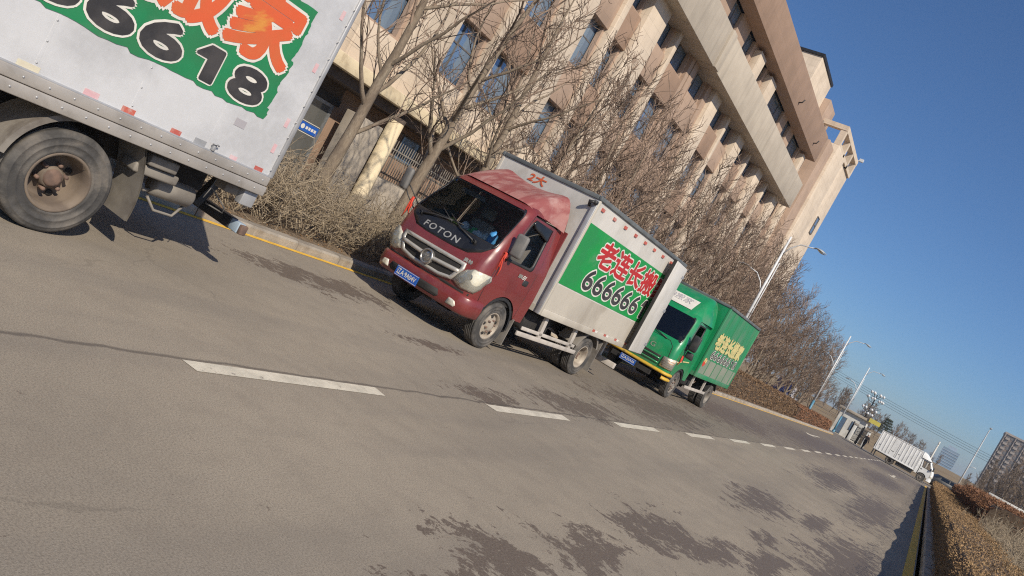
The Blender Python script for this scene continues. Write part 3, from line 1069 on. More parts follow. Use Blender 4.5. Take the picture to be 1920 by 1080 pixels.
class Shell:
    """cab skin as a surface: p runs round the plan (0 left rear .. 1 left front, corner, 2..3 front, corner, 4 right front .. 5 right rear)"""
    def __init__(s, yf, hw, rad, yb, bow=0.05):
        s.yf, s.hw, s.rad, s.yb, s.bow = yf, hw, rad, yb, bow

    def raw(s, p, z):
        yf, hw, r = interp(s.yf, z), interp(s.hw, z), interp(s.rad, z)
        if p > 2.5:
            x, y = s._half(5 - p, yf, hw, r)
            return Vector((x, y, z))
        x, y = s._half(p, yf, hw, r)
        return Vector((-x, y, z))

    def _half(s, p, yf, hw, r):
        if p <= 1:
            y = s.yb + (yf + r - s.yb) * p
            return hw - 0.015 * (p) ** 3, y
        if p <= 2:
            a = (p - 1) * math.pi / 2
            return hw - 0.015 - r + r * math.cos(a), yf + r - r * math.sin(a)
        v = 1 - (p - 2) * 2
        v = max(-1, min(1, v))
        return (hw - 0.015 - r) * v, yf - s.bow * (1 - v * v)

    def pt(s, p, z, off=0.0):
        a = s.raw(p, z)
        if off == 0: return a
        e = 0.01
        du = s.raw(min(5, p + e), z) - s.raw(max(0, p - e), z)
        dv = s.raw(p, z + e) - s.raw(p, z - e)
        n = du.cross(dv)
        if n.length < 1e-9: return a
        n.normalize()
        if n.dot(a - Vector((0, s.yb * 0.6, z))) < 0: n = -n
        return a + n * off

    def pf(s, x, z):
        """p of a point on the front at lateral position x"""
        hw, r = interp(s.hw, z), interp(s.rad, z)
        lim = hw - 0.015 - r
        if abs(x) <= lim:
            return 2.5 + 0.5 * x / lim
        c = min(1.0, (abs(x) - lim) / r)
        a = math.acos(1 - 0) if False else math.acos(max(-1, min(1, c)))
        p = 1 + a / (math.pi / 2)
        return 5 - p if x > 0 else p

    def ps(s, y, z, side=1):
        yf, r = interp(s.yf, z), interp(s.rad, z)
        q = (y - s.yb) / (yf + r - s.yb)
        return 5 - q if side > 0 else q

    def patch(s, mb, outline, off=0.006, dome=0.0, mi=0, skirt=0.02, rings=6, sub=3):
        """star-shaped outline in (p, z), laid on the skin"""
        o = []
        n = len(outline)
        for i in range(n):
            a, b = outline[i], outline[(i + 1) % n]
            for k in range(sub):
                t = k / sub
                o.append((a[0] + (b[0] - a[0]) * t, a[1] + (b[1] - a[1]) * t))
        n = len(o)
        cx, cz = sum(q[0] for q in o) / n, sum(q[1] for q in o) / n
        vs, fs = [], []
        for q in o:
            vs.append(s.pt(q[0], q[1], off - skirt))
        for r_ in range(rings):
            k = 1 - r_ / rings
            h = off + dome * (1 - k * k)
            for q in o:
                vs.append(s.pt(cx + (q[0] - cx) * k, cz + (q[1] - cz) * k, h))
        vs.append(s.pt(cx, cz, off + dome))
        for r_ in range(rings):
            for k in range(n):
                k2 = (k + 1) % n
                fs.append((r_ * n + k, r_ * n + k2, (r_ + 1) * n + k2, (r_ + 1) * n + k))
        L = rings * n
        for k in range(n):
            fs.append((L + k, L + (k + 1) % n, len(vs) - 1))
        mb.add(vs, fs, mi, True)

    def ring(s, mb, outer, inner, off=0.006, mi=0):
        """band between two outlines with the same number of points"""
        n = len(outer)
        vs = [s.pt(p, z, off - 0.02) for p, z in outer] + [s.pt(p, z, off) for p, z in outer] + [s.pt(p, z, off) for p, z in inner] + [s.pt(p, z, off - 0.03) for p, z in inner]
        fs = []
        for L in range(3):
            for k in range(n):
                k2 = (k + 1) % n
                fs.append((L * n + k, L * n + k2, (L + 1) * n + k2, (L + 1) * n + k))
        mb.add(vs, fs, mi, True)

    def line(s, mb, pts, rad=0.006, off=0.0, n=5, mi=0, sub=8):
        o = []
        for (a, b) in zip(pts, pts[1:]):
            for k in range(sub):
                t = k / sub
                o.append(s.pt(a[0] + (b[0] - a[0]) * t, a[1] + (b[1] - a[1]) * t, off))
        o.append(s.pt(pts[-1][0], pts[-1][1], off))
        mb.tube(o, rad, n, mi)


def rrect(x0, x1, z0, z1, r, n=6, xs=1.0):
    """rounded rectangle outline; r in z units, r*xs in the first coordinate"""
    o = []
    for cx, cz, a0 in ((x1 - r * xs, z1 - r, 0), (x0 + r * xs, z1 - r, 90), (x0 + r * xs, z0 + r, 180), (x1 - r * xs, z0 + r, 270)):
        for k in range(n + 1):
            a = R(a0 + 90 * k / n)
            o.append((cx + r * xs * math.cos(a), cz + r * math.sin(a)))
    return o


def wheel(parent, x, y, z, rad, width, side, rim_mat, dish='out', holes=5):
    """side +1: outer face towards +x; dish 'out' shows a front wheel, 'in' the deep well of a twin rear wheel"""
    w_ = empty('wheel', (x, y, z))
    w_.parent = parent
    s = side
    rr = rad * 0.56
    t = MB()
    hw = width / 2
    prof = [(hw * 0.80, rr), (hw * 0.95, rr + 0.012), (hw * 0.97, rr + 0.03), (hw * 0.93, rr + 0.036), (hw * 0.985, rad * 0.72), (hw * 1.03, rad * 0.735), (hw * 1.03, rad * 0.75), (hw * 1.0, rad * 0.76), (hw * 0.985, rad * 0.86),
            (hw * 1.01, rad * 0.868), (hw * 1.01, rad * 0.885), (hw * 0.95, rad * 0.90), (hw * 0.93, rad * 0.935), (hw * 0.80, rad * 0.985)]
    full = [(s * a, r_) for a, r_ in prof]
    tread = [hw * 0.80]
    for g_ in (0.48, 0.16, -0.16, -0.48):
        full += [(s * hw * (g_ + 0.035), rad), (s * hw * (g_ + 0.03), rad - 0.014), (s * hw * (g_ - 0.03), rad - 0.014), (s * hw * (g_ - 0.035), rad)]
    full += [(-s * a, r_) for a, r_ in reversed(prof)]
    t.lathe(full, 'x', n=48)
    t.build('tyre', 'tyre', w_)
    rm = MB()
    if dish == 'out':
        prof = [(hw * 0.82, rr + 0.012), (hw * 0.90, rr + 0.004), (hw * 0.88, rr - 0.015), (hw * 0.45, rr - 0.03), (hw * 0.40, rr * 0.86), (hw * 0.62, rr * 0.70),
                (hw * 0.74, rr * 0.5), (hw * 0.76, rr * 0.42), (hw * 0.95, rr * 0.36), (hw * 1.0, rr * 0.30), (hw * 1.0, 0.001)]
    else:
        prof = [(hw * 0.82, rr + 0.012), (hw * 0.95, rr + 0.006), (hw * 0.93, rr - 0.012), (hw * 0.2, rr - 0.03), (-hw * 0.75, rr - 0.05), (-hw * 0.85, rr * 0.75),
                (-hw * 0.75, rr * 0.5), (-hw * 0.4, rr * 0.40), (-hw * 0.05, rr * 0.36), (0.0, rr * 0.30), (0.0, 0.001)]
    rm.lathe([(s * a, r_) for a, r_ in prof], 'x', n=40)
    rm.build('rim', rim_mat, w_)
    hb = MB()
    xb = hw * 0.78 if dish == 'out' else -hw * 0.28
    for k in range(6):
        a = 2 * math.pi * k / 6 + 0.3
        hb.lathe([(s * (xb - 0.03), 0.016), (s * (xb + 0.035), 0.016), (s * (xb + 0.035), 0.001)], 'x', (0, rr * 0.46 * math.cos(a), rr * 0.46 * math.sin(a)), 6)
    if dish == 'in':
        hb.lathe([(s * (-hw * 0.3), rr * 0.33), (s * (hw * 0.12), rr * 0.30), (s * hw * 0.2, rr * 0.2), (s * hw * 0.2, 0.001)], 'x', n=10)
    hb.build('hub', 'hub_rust', w_)
    hlm = MB()
    hlm.lathe([(s * -0.05, 0.024), (s * 0.012, 0.026), (s * 0.010, 0.001)], 'x', (0, 0, 0), 12)
    hlm = hlm.mesh('hand_hole', 'dark_interior')
    for k in range(holes):
        a = 2 * math.pi * k / holes + 0.5
        rc = rr * (0.70 if dish == 'out' else 0.66)
        xh = hw * 0.64 if dish == 'out' else -hw * 0.76
        inst('hand_hole', hlm, w_, (s * xh, rc * math.cos(a), rc * math.sin(a)))
    return w_


def plate(root, text, c, w=0.46, h=0.15):
    b = MB()
    b.box((c[0] - w / 2, c[1] - 0.008, c[2] - h / 2), (c[0] + w / 2, c[1] + 0.008, c[2] + h / 2))
    pl = b.build('licence_plate', 'plate_blue', root)
    rimm = MB()
    t = 0.006
    y0, y1 = c[1] - 0.0095, c[1] - 0.0075
    rimm.box((c[0] - w / 2 + t, y0, c[2] - h / 2 + t), (c[0] + w / 2 - t, y1, c[2] - h / 2 + 2 * t))
    rimm.box((c[0] - w / 2 + t, y0, c[2] + h / 2 - 2 * t), (c[0] + w / 2 - t, y1, c[2] + h / 2 - t))
    rimm.build('plate_border', 'letter_white', pl)
    letter('plate_lettering', text, (c[0] - w / 2 + 0.03, c[1] - 0.0105, c[2] - h * 0.30), w - 0.06, h * 0.62, 'letter_white', pl, FRONT, bold=0.025)


def make_cab(root, paint, cfg):
    sh = Shell(cfg['yf'], cfg['hw'], cfg['rad'], cfg['yb'], cfg.get('bow', 0.05))
    zr = cfg['roof']                       # top edge of the skin
    zb = cfg['sill']
    wz0, wz1 = cfg['ws']                   # windscreen
    arch = cfg['arch']
    sw = cfg['sidewin']                    # (p0, p1, z0, z1) measured on the right side, p - 4

    def bottom(p):
        q = sh.raw(p, 0.8)
        if p < 1.02 or p > 3.98:
            d = abs(q.y)
            if d < arch: return max(zb, 0.40 + math.sqrt(arch * arch - d * d))
        return zb
    zmid = 1.02
    ps = sorted(set([i / 22 for i in range(23)] + [1 + i / 8 for i in range(9)] + [2 + i / 14 for i in range(15)] + [3 + i / 8 for i in range(9)] + [4 + i / 22 for i in range(23)]
                    + [1.62, 3.38, 4 + sw[0], 4 + sw[1], 1 - sw[0], 1 - sw[1], 4.03, 4.80]))
    zs = [zmid + (wz0 - zmid) * i / 6 for i in range(7)] + [wz0 + (wz1 - wz0) * i / 8 for i in range(1, 9)] + [wz1 + (zr - wz1) * i / 4 for i in range(1, 5)]
    zs = sorted(set([round(z, 4) for z in zs] + [sw[2], sw[3]]))

    def isws(p, z): return 1.62 < p < 3.38 and wz0 < z < wz1
    def issw(p, z):
        pp = p - 4 if p > 2.5 else 1 - p
        return sw[0] < pp < sw[1] and sw[2] < z < sw[3]
    def isdoor(p, z, s_):
        pp = (p - 4) if s_ > 0 else (1 - p)
        return 0.03 < pp < 0.80 and z < wz1 + 0.02

    body = MB()
    low = [i / 6 for i in range(7)]

    def lowpt(p, q): 
        b_ = bottom(p)
        return sh.pt(p, b_ + (zmid - b_) * q)
    body.grid(lambda p, q: lowpt(p, q), ps, low, skip=lambda p, q: isdoor(p, 0.9, 1) or isdoor(p, 0.9, -1))
    body.grid(lambda p, z: sh.pt(p, z), ps, zs, skip=lambda p, z: isws(p, z) or issw(p, z) or isdoor(p, z, 1) or isdoor(p, z, -1))
    # roof cap
    ring0 = [sh.pt(p, zr) for p in ps]
    n = len(ps)
    cx = Vector((0, cfg['yb'] * 0.45, zr + 0.05))
    vs = list(ring0)
    K = 5
    for k in range(1, K):
        t = k / K
        for q in ring0:
            e = q.lerp(cx, t)
            e.z = zr + 0.055 * math.sin(t * math.pi / 2)
            vs.append(e)
    vs.append(cx)
    fs = []
    for k in range(K - 1):
        for i in range(n - 1):
            fs.append((k * n + i, k * n + i + 1, (k + 1) * n + i + 1, (k + 1) * n + i))
    for i in range(n - 1):
        fs.append(((K - 1) * n + i, (K - 1) * n + i + 1, len(vs) - 1))
    body.add(vs, fs, 0, True)
    yb = cfg['yb']
    hwb = interp(cfg['hw'], 1.2)
    body.box((-hwb + 0.02, yb - 0.03, zb + 0.1), (hwb - 0.02, yb, zr - 0.1))
    cab = body.build('cab', paint, root)
    for s_ in (1, -1):
        d = MB()
        if s_ > 0: dp = [p for p in ps if 4.03 <= p <= 4.80]
        else: dp = [p for p in ps if 0.20 <= p <= 0.97]
        d.grid(lambda p, q: lowpt(p, q) + Vector((s_ * 0.004, 0, 0)), dp, low)
        d.grid(lambda p, z: sh.pt(p, z) + Vector((s_ * 0.004, 0, 0)), dp, [z for z in zs if z <= wz1 + 0.001], skip=issw)
        door = d.build('door', cfg.get('door_paint', paint), root)
        e0, e1 = (4.03, 4.80) if s_ > 0 else (0.97, 0.20)
        g_ = MB()
        sh.line(g_, [(e0, bottom(e0) + 0.03), (e0, wz1)], 0.006)
        sh.line(g_, [(e1, bottom(e1)), (e1, wz1), (e0, wz1)], 0.006)
        g_.build('door_seam', 'black_plastic', door)
        h = MB()
        hp = 4.66 if s_ > 0 else 0.34
        sh.patch(h, rrect(hp - 0.055, hp + 0.055, 1.17, 1.26, 0.03, 4, 0.7), 0.012, 0.006)
        hh = h.build('handle', 'black_plastic', door)
        w0, w1 = (4 + sw[0], 4 + sw[1]) if s_ > 0 else (1 - sw[1], 1 - sw[0])
        gl = MB()
        gp = [p for p in ps if w0 - 1e-6 <= p <= w1 + 1e-6]
        if cfg.get('side_glass', True):
            gl.grid(lambda p, z: sh.pt(p, z, -0.012), gp, [z for z in zs if sw[2] - 1e-6 <= z <= sw[3] + 1e-6])
            gl.build('side_window', 'side_glass', door, )
        tr = MB()
        o1 = rrect(w0 - 0.025, w1 + 0.025, sw[2] - 0.03, sw[3] + 0.025, 0.07, 6, 0.7)
        o2 = rrect(w0 + 0.012, w1 - 0.012, sw[2] + 0.012, sw[3] - 0.016, 0.09, 6, 0.7)
        sh.ring(tr, o1, o2, 0.009)
        tr.build('window_trim', 'black_plastic', door)
        if cfg.get('visor', False):
            vz = MB()
            sh.patch(vz, [(w0 - 0.0, sw[3] - 0.02), (w0 + 0.02, sw[3] + 0.05), (w1 + 0.01, sw[3] + 0.04), (w1 + 0.012, sw[3] - 0.16), (w1 - 0.03, sw[3] - 0.16), (w0 + 0.10, sw[3] - 0.07)] if s_ > 0 else
                     [(w1 + 0.0, sw[3] - 0.02), (w1 - 0.02, sw[3] + 0.05), (w0 - 0.01, sw[3] + 0.04), (w0 - 0.012, sw[3] - 0.16), (w0 + 0.03, sw[3] - 0.16), (w1 - 0.10, sw[3] - 0.07)], 0.028, 0.01, skirt=0.02)
            vz.build('rain_visor', 'black_panel', door)
    # windscreen and its black surround
    gl = MB()
    gp = [p for p in ps if 1.62 <= p <= 3.38]
    gl.grid(lambda p, z: sh.pt(p, z, -0.006), gp, [z for z in zs if wz0 <= z <= wz1 + 1e-4])
    ws = gl.build('windscreen', cfg.get('ws_mat', 'cab_glass'), root)
    tr = MB()
    o1 = rrect(1.58, 3.42, wz0 - 0.03, wz1 + 0.02, 0.10, 8, 1.6)
    o2 = rrect(1.66, 3.34, wz0 + 0.025, wz1 - 0.03, 0.10, 8, 1.6)
    sh.ring(tr, o1, o2, 0.007)
    tr.build('windscreen_trim', 'black_panel', ws)
    # interior
    it = MB()
    it.box((-hwb + 0.06, cfg['yf'][2][1] + 0.22, wz0 - 0.25), (hwb - 0.06, cfg['yf'][2][1] + 0.62, wz0 - 0.045), 0, 0.05)
    it.box((-hwb + 0.05, cfg['yf'][2][1] + 0.1, zb + 0.15), (hwb - 0.05, yb - 0.05, zb + 0.3))
    it.build('dashboard', 'dark_interior', root)
    for sx in (-0.48, 0.48):
        se = MB()
        se.box((sx - 0.25, yb - 0.72, zb + 0.3), (sx + 0.25, yb - 0.2, zb + 0.56), 0, 0.06)
        se.box((sx - 0.24, yb - 0.28, zb + 0.5), (sx + 0.24, yb - 0.10, wz0 + 0.28), 0, 0.07)
        se.box((sx - 0.13, yb - 0.24, wz0 + 0.32), (sx + 0.13, yb - 0.12, wz0 + 0.52), 0, 0.05)
        se.build('seat', 'seat_grey', root)
    stw = MB()
    cxs, cys, czs = 0.48, cfg['yf'][2][1] + 0.72, wz0 - 0.02
    stw.tube([(cxs + 0.21 * math.cos(2 * math.pi * k / 20), cys + 0.10 * math.sin(2 * math.pi * k / 20), czs + 0.18 * math.sin(2 * math.pi * k / 20)) for k in range(21)], 0.016, 6)
    stw.tube([(cxs, cys - 0.2, czs - 0.3), (cxs, cys, czs)], 0.03, 6)
    stw.tube([(cxs - 0.2, cys, czs), (cxs + 0.2, cys, czs)], 0.016, 5)
    stw.build('steering_wheel', 'black_plastic', root)
    return sh, cab, ws, bottom


def mirror(root, base, head, size, mat='grey_plastic', tilt=0.1, arms=2):
    m = MB()
    b = Vector(base); h = Vector(head)
    for k in range(arms):
        dz = 0.06 * (1 - 2 * k)
        mid = (b + h) / 2 + Vector((0.03 * (1 if h.x > b.x else -1), -0.05, dz + 0.02))
        m.tube([b + Vector((0, 0, dz)), mid, h + Vector((0, 0.03, dz * 0.5 - 0.06))], 0.011, 6)
    o = m.build('mirror_arm', 'black_plastic', root)
    q = MB()
    q.box((-size[0] / 2, -0.045, -size[1] / 2), (size[0] / 2, 0.045, size[1] / 2), 0, 0.04)
    qq = q.build('mirror', mat, o)
    qq.location = h
    qq.rotation_euler = (0.05, 0, tilt)
    gl = MB()
    gl.box((-size[0] / 2 + 0.03, 0.046, -size[1] / 2 + 0.03), (size[0] / 2 - 0.03, 0.049, size[1] / 2 - 0.03))
    g2 = gl.build('mirror_glass', 'dark_cab_glass', o)
    g2.location = h
    g2.rotation_euler = (0.05, 0, tilt)


def chassis(root, y0, y1, axles, z=0.62, hw=0.38):
    m = MB()
    for sx in (-hw, hw):
        m.box((sx - 0.035, y0, z), (sx + 0.035, y1, z + 0.2))
    y = y0 + 0.4
    while y < y1:
        m.box((-hw, y, z + 0.04), (hw, y + 0.09, z + 0.16))
        y += 0.75
    for ya, r_ in axles:
        m.tube([(-0.85, ya, r_), (0.85, ya, r_)], 0.06, 8)
        m.lathe([(-0.17, 0.03), (-0.13, 0.14), (0.13, 0.14), (0.17, 0.03)], 'x', (0, ya, r_), 14)
        for sx in (-hw - 0.04, hw + 0.04):
            m.tube([(sx, ya - 0.55, z + 0.05), (sx, ya, r_ + 0.10), (sx, ya + 0.55, z + 0.05)], 0.035, 5)
    m.build('chassis', 'chassis', root)


def cargo_box(root, y0, y1, z0, z1, hw, side_mat, front_mat, frame_mat, roof_mat='tarp_dark', rail=0.12, post=0.07):
    b = MB()
    b.box((-hw + 0.02, y0 + 0.02, z0 + 0.02), (hw - 0.02, y1 - 0.02, z1 - 0.02))
    body = b.build('cargo_box', side_mat, root)
    f = MB()
    f.box((-hw + 0.021, y0 + 0.006, z0 + 0.03), (hw - 0.021, y0 + 0.019, z1 - 0.03))
    f.build('front_panel', front_mat, body)
    fr = MB()
    for sx in (-1, 1):
        for ya in (y0, y1 - post):
            fr.box((sx * hw, ya, z0), (sx * (hw - post), ya + post, z1), 0, 0.012)
        fr.box((sx * (hw + 0.004), y0 + post, z0 - 0.003), (sx * (hw - 0.05), y1 - post, z0 + rail), 0, 0.01)
    fr.box((-hw + post, y0 - 0.002, z0), (hw - post, y0 + 0.05, z0 + rail))
    fr.box((-hw + post, y1 - 0.05, z0), (hw - post, y1 + 0.002, z0 + rail))
    fr.build('box_frame', frame_mat, body)
    rf = MB()
    for sx in (-1, 1):
        rf.box((sx * (hw + 0.012), y0 - 0.015, z1 - 0.045), (sx * (hw - 0.05), y1 + 0.015, z1 + 0.03), 0, 0.012)
    rf.box((-hw + 0.05, y0 - 0.015, z1 - 0.045), (hw - 0.05, y0 + 0.05, z1 + 0.03), 0, 0.012)
    rf.box((-hw + 0.05, y1 - 0.05, z1 - 0.045), (hw - 0.05, y1 + 0.015, z1 + 0.03), 0, 0.012)
    rf.box((-hw + 0.04, y0 + 0.04, z1 - 0.02), (hw - 0.04, y1 - 0.04, z1 + 0.012))
    rf.build('roof_rim', roof_mat, body)
    return body


def mudguard(root, y, z, r0, x0, x1, mat='dusty_metal', a0=10, a1=170):
    m = MB()
    us = [x0, x1]
    vs_ = [R(a0 + (a1 - a0) * k / 14) for k in range(15)]
    m.grid(lambda u, a: (u, y + r0 * math.cos(a), z + r0 * math.sin(a)), us, vs_)
    m.grid(lambda u, a: (u, y + (r0 + 0.012) * math.cos(a), z + (r0 + 0.012) * math.sin(a)), us, vs_)
    for xx in us:
        m.grid(lambda u, a: (xx, y + u * math.cos(a), z + u * math.sin(a)), [r0 - 0.035, r0 + 0.012], vs_)
    return m.build('mudguard', mat, root)


def lettering(root, body, y, z, w, h, x, fill, edge='letter_white', bold=0.03, ebold=0.08, space=1.0, frame=SIDE):
    ox = Vector((0.004, 0, 0)) if frame is SIDE else Vector((0, -0.004, 0))
    pos = Vector((x, y, z))
    e = letter('lettering_outline', body, pos, w, h, edge, root, frame, ebold, space)
    return letter('lettering', body, pos + ox, w, h, fill, root, frame, bold, space)


def skin_letter(name, sh, body, x0, x1, z0, z1, mat, parent, bold=0.02, off=0.009, space=1.0):
    me = text_mesh(body, x1 - x0, z1 - z0, bold, space)
    for v in me.vertices:
        z = z0 + v.co.y
        v.co = sh.pt(sh.pf(x0 + v.co.x, z), z, off + v.co.z)
    me.materials.append(M(mat))
    return inst(name, me, parent)


# ======================= the red truck
red = tag(empty('box_truck', (-6.93, 10.47, 0), R(-1.4)), 'red cab box truck with green moving-company panel on its white box', 'truck', 'trucks on the road')
RCFG = dict(yf=[(0.55, -0.86), (0.9, -0.93), (1.2, -0.90), (1.46, -0.80), (1.52, -0.77), (2.18, -0.36), (2.27, -0.26), (2.36, -0.10)],
            hw=[(0.55, 0.93), (1.0, 0.955), (1.46, 0.945), (2.18, 0.835), (2.27, 0.80), (2.36, 0.70)],
            rad=[(0.55, 0.20), (1.2, 0.22), (1.5, 0.20), (2.3, 0.16)], yb=0.76, roof=2.33, sill=0.60, ws=(1.49, 2.19), arch=0.50,
            sidewin=(0.075, 0.64, 1.44, 2.10), visor=True, side_glass=True)
sh, cab, ws, bot = make_cab(red, 'red_paint', RCFG)
# bumper
b = MB()
bp = [0.90 + i * (3.20 / 40) for i in range(41)]
prof = [(0.40, -0.06), (0.40, 0.02), (0.43, 0.055), (0.55, 0.075), (0.66, 0.07), (0.69, 0.05), (0.69, -0.06)]
b.grid(lambda p, q: sh.pt(p, 0.60, 0) + (sh.pt(p, 0.60, 0.2) - sh.pt(p, 0.60, 0)) * (prof[int(q)][1] / 0.2) + Vector((0, 0, prof[int(q)][0] - 0.60)), bp, list(range(7)))
bumper = b.build('bumper', 'red_paint', red)


class Off:
    """the bumper's own skin"""
def bskin(p, z, off):
    k = interp([(0.40, 0.02), (0.43, 0.055), (0.55, 0.075), (0.66, 0.07), (0.69, 0.05)], z) + off
    return sh.pt(p, 0.60, k) + Vector((0, 0, z - 0.60))
def bpatch(name, pts, mat, off=0.004, par=None):
    m = MB()
    n = len(pts)
    o = []
    for i in range(n):
        a_, c_ = pts[i], pts[(i + 1) % n]
        for k in range(4):
            o.append((a_[0] + (c_[0] - a_[0]) * k / 4, a_[1] + (c_[1] - a_[1]) * k / 4))
    n = len(o)
    cx, cz = sum(q[0] for q in o) / n, sum(q[1] for q in o) / n
    vs = [bskin(p, z, -0.01) for p, z in o] + [bskin(p, z, off) for p, z in o] + [bskin(cx + (p - cx) * .5, cz + (z - cz) * .5, off) for p, z in o] + [bskin(cx, cz, off)]
    fs = []
    for L in (0, 1):
        for k in range(n):
            k2 = (k + 1) % n
            fs.append((L * n + k, L * n + k2, (L + 1) * n + k2, (L + 1) * n + k))
    for k in range(n):
        fs.append((2 * n + k, 2 * n + (k + 1) % n, 3 * n))
    m.add(vs, fs, 0, True)
    return m.build(name, mat, par or bumper)
F_ = lambda x: sh.pf(x, 0.6)
bpatch('bumper_opening', [(F_(-0.55), 0.46), (F_(0.42), 0.46), (F_(0.47), 0.50), (F_(0.43), 0.585), (F_(-0.56), 0.585), (F_(-0.60), 0.50)], 'dark_interior')
for sx in (-1, 1):
    bpatch('fog_lamp', [(F_(sx * 0.62), 0.47), (F_(sx * 0.76), 0.47), (F_(sx * 0.78), 0.50), (F_(sx * 0.75), 0.56), (F_(sx * 0.65), 0.57)], 'lamp_chrome', 0.008)
plate(red, '辽A·9A04V', (-0.12, -1.065, 0.505))
# dark gap between cab and bumper, corner fillers
m = MB()
sh.patch(m, [(F_(-0.85), 0.66), (F_(0.85), 0.66), (F_(0.86), 0.73), (F_(-0.86), 0.73)], 0.004, rings=3)
m.build('bumper_gap', 'dark_interior', red)
# grille
gx = lambda x, z: (sh.pf(x, z), z)
m = MB()
sh.patch(m, [gx(-0.62, 0.99), gx(-0.60, 1.07), gx(0.60, 1.07), gx(0.62, 0.99), gx(0.50, 0.80), gx(0.3, 0.765), gx(-0.3, 0.765), gx(-0.50, 0.80)], 0.006)
grille = m.build('grille', 'dark_interior', red)
m = MB()
og = [gx(-0.64, 1.10), gx(0, 1.10), gx(0.64, 1.10), gx(0.655, 1.0), gx(0.54, 0.79), gx(0.3, 0.745), gx(-0.3, 0.745), gx(-0.54, 0.79), gx(-0.655, 1.0)]
ig = [gx(-0.585, 1.045), gx(0, 1.045), gx(0.585, 1.045), gx(0.59, 0.99), gx(0.49, 0.83), gx(0.28, 0.795), gx(-0.28, 0.795), gx(-0.49, 0.83), gx(-0.59, 0.99)]
def densify(o, k=4):
    r_ = []
    for i in range(len(o)):
        a_, c_ = o[i], o[(i + 1) % len(o)]
        for j in range(k):
            r_.append((a_[0] + (c_[0] - a_[0]) * j / k, a_[1] + (c_[1] - a_[1]) * j / k))
    return r_
sh.ring(m, densify(og), densify(ig), 0.022)
m.build('grille_frame', 'silver_paint', grille)
for zc, hl in ((0.925, 0.60),):
    m = MB()
    sh.line(m, [gx(-hl, zc + 0.02), gx(0, zc - 0.012), gx(hl, zc + 0.02)], 0.032, 0.012, 8)
    m.build('grille_bar', 'silver_paint', grille)
# badge: ring with slanted bars
c0 = sh.pt(2.5, 0.905, 0.03)
m = MB()
m.lathe([(-0.012, 0.088), (-0.03, 0.094), (-0.03, 0.112), (-0.012, 0.118), (0.03, 0.118)], 'y', c0, 32)
m.lathe([(-0.008, 0.001), (-0.012, 0.095), (0.03, 0.10)], 'y', c0, 32)
for k in (-1, 0, 1):
    m.obox((c0.x + k * 0.042, c0.y - 0.016, c0.z), (0.022, 0.012, 0.13 if k == 0 else 0.10), (0, R(28), 0))
m.build('badge', 'chrome', red)
# headlamps
for sx in (-1, 1):
    def hp(x, z): return gx(sx * x, z)
    out = [hp(0.56, 0.80), hp(0.62, 0.93), hp(0.70, 1.03), hp(0.80, 1.085), (5 - 0.97 if sx > 0 else 0.97, 1.10), (5 - 0.93 if sx > 0 else 0.93, 1.02), (5 - 1.06 if sx > 0 else 1.06, 0.87), (5 - 1.35 if sx > 0 else 1.35, 0.765), hp(0.70, 0.745)]
    m = MB()
    sh.patch(m, out, 0.004, 0.0)
    hl_ = m.build('headlamp', 'lamp_chrome', red)
    m = MB()
    sh.patch(m, out, 0.016, 0.02)
    m.build('lamp_cover', 'lamp_lens', hl_)
    m = MB()
    for (xx, zz, rr) in ((0.70, 0.86, 0.055), (0.80, 0.95, 0.05)):
        q = sh.pt(sh.pf(sx * xx, zz), zz, 0.008)
        m.lathe([(-0.012, rr), (-0.018, rr * 0.8), (-0.004, rr * 0.4), (-0.008, 0.001)], 'y', q, 20)
    m.build('reflector', 'chrome', hl_)
    m = MB()
    ap = 4.04 if sx > 0 else 0.96
    sh.patch(m, rrect(ap - 0.045 * 1, ap + 0.03, 1.42, 1.52, 0.025, 3, 0.5), 0.02, 0.02)
    m.build('side_marker', 'red_paint', red)
# black panel below the windscreen with the maker's lettering
m = MB()
out = [gx(-0.86, 1.53), (1.60, 1.53), (2.0, 1.515), (2.5, 1.51), (3.0, 1.515), (3.40, 1.53), gx(0.84, 1.50), gx(0.72, 1.34), gx(0.55, 1.245), gx(0.3, 1.225), gx(0, 1.225), gx(-0.3, 1.225), gx(-0.55, 1.245), gx(-0.72, 1.34), gx(-0.84, 1.45)]
sh.patch(m, out, 0.005, 0, rings=5)
panel = m.build('scuttle_panel', 'black_panel', red)
fy = sh.pt(2.5, 1.32, 0.0).y
skin_letter('maker_lettering', sh, 'FOTON', -0.42, 0.30, 1.28, 1.375, 'letter_silver', panel, 0.018, 0.010, 1.25)
skin_letter('model_lettering', sh, '奥铃', 0.56, 0.72, 1.115, 1.175, 'letter_silver', red, 0.04)
# wipers
for x0, x1 in ((-0.62, -0.02), (0.52, -0.14)):
    m = MB()
    a_ = sh.pt(sh.pf(x0, 1.42), 1.42, 0.02)
    c_ = sh.pt(sh.pf((x0 + x1) / 2, 1.50), 1.49, 0.04)
    e_ = sh.pt(sh.pf(x1, 1.55), 1.54 if x1 > -0.1 else 1.62, 0.02)
    m.tube([a_, c_, e_], [0.016, 0.012, 0.010], 6)
    m.lathe([(-0.03, 0.03), (0.01, 0.035)], 'y', a_, 10)
    m.tube([c_.lerp(e_, 0.0) + Vector((-0.22, 0.03, 0.015)), e_ + Vector((0.2 if x1 > x0 else -0.2, 0.02, 0.02))], 0.009, 5)
    m.build('wiper', 'black_plastic', red)
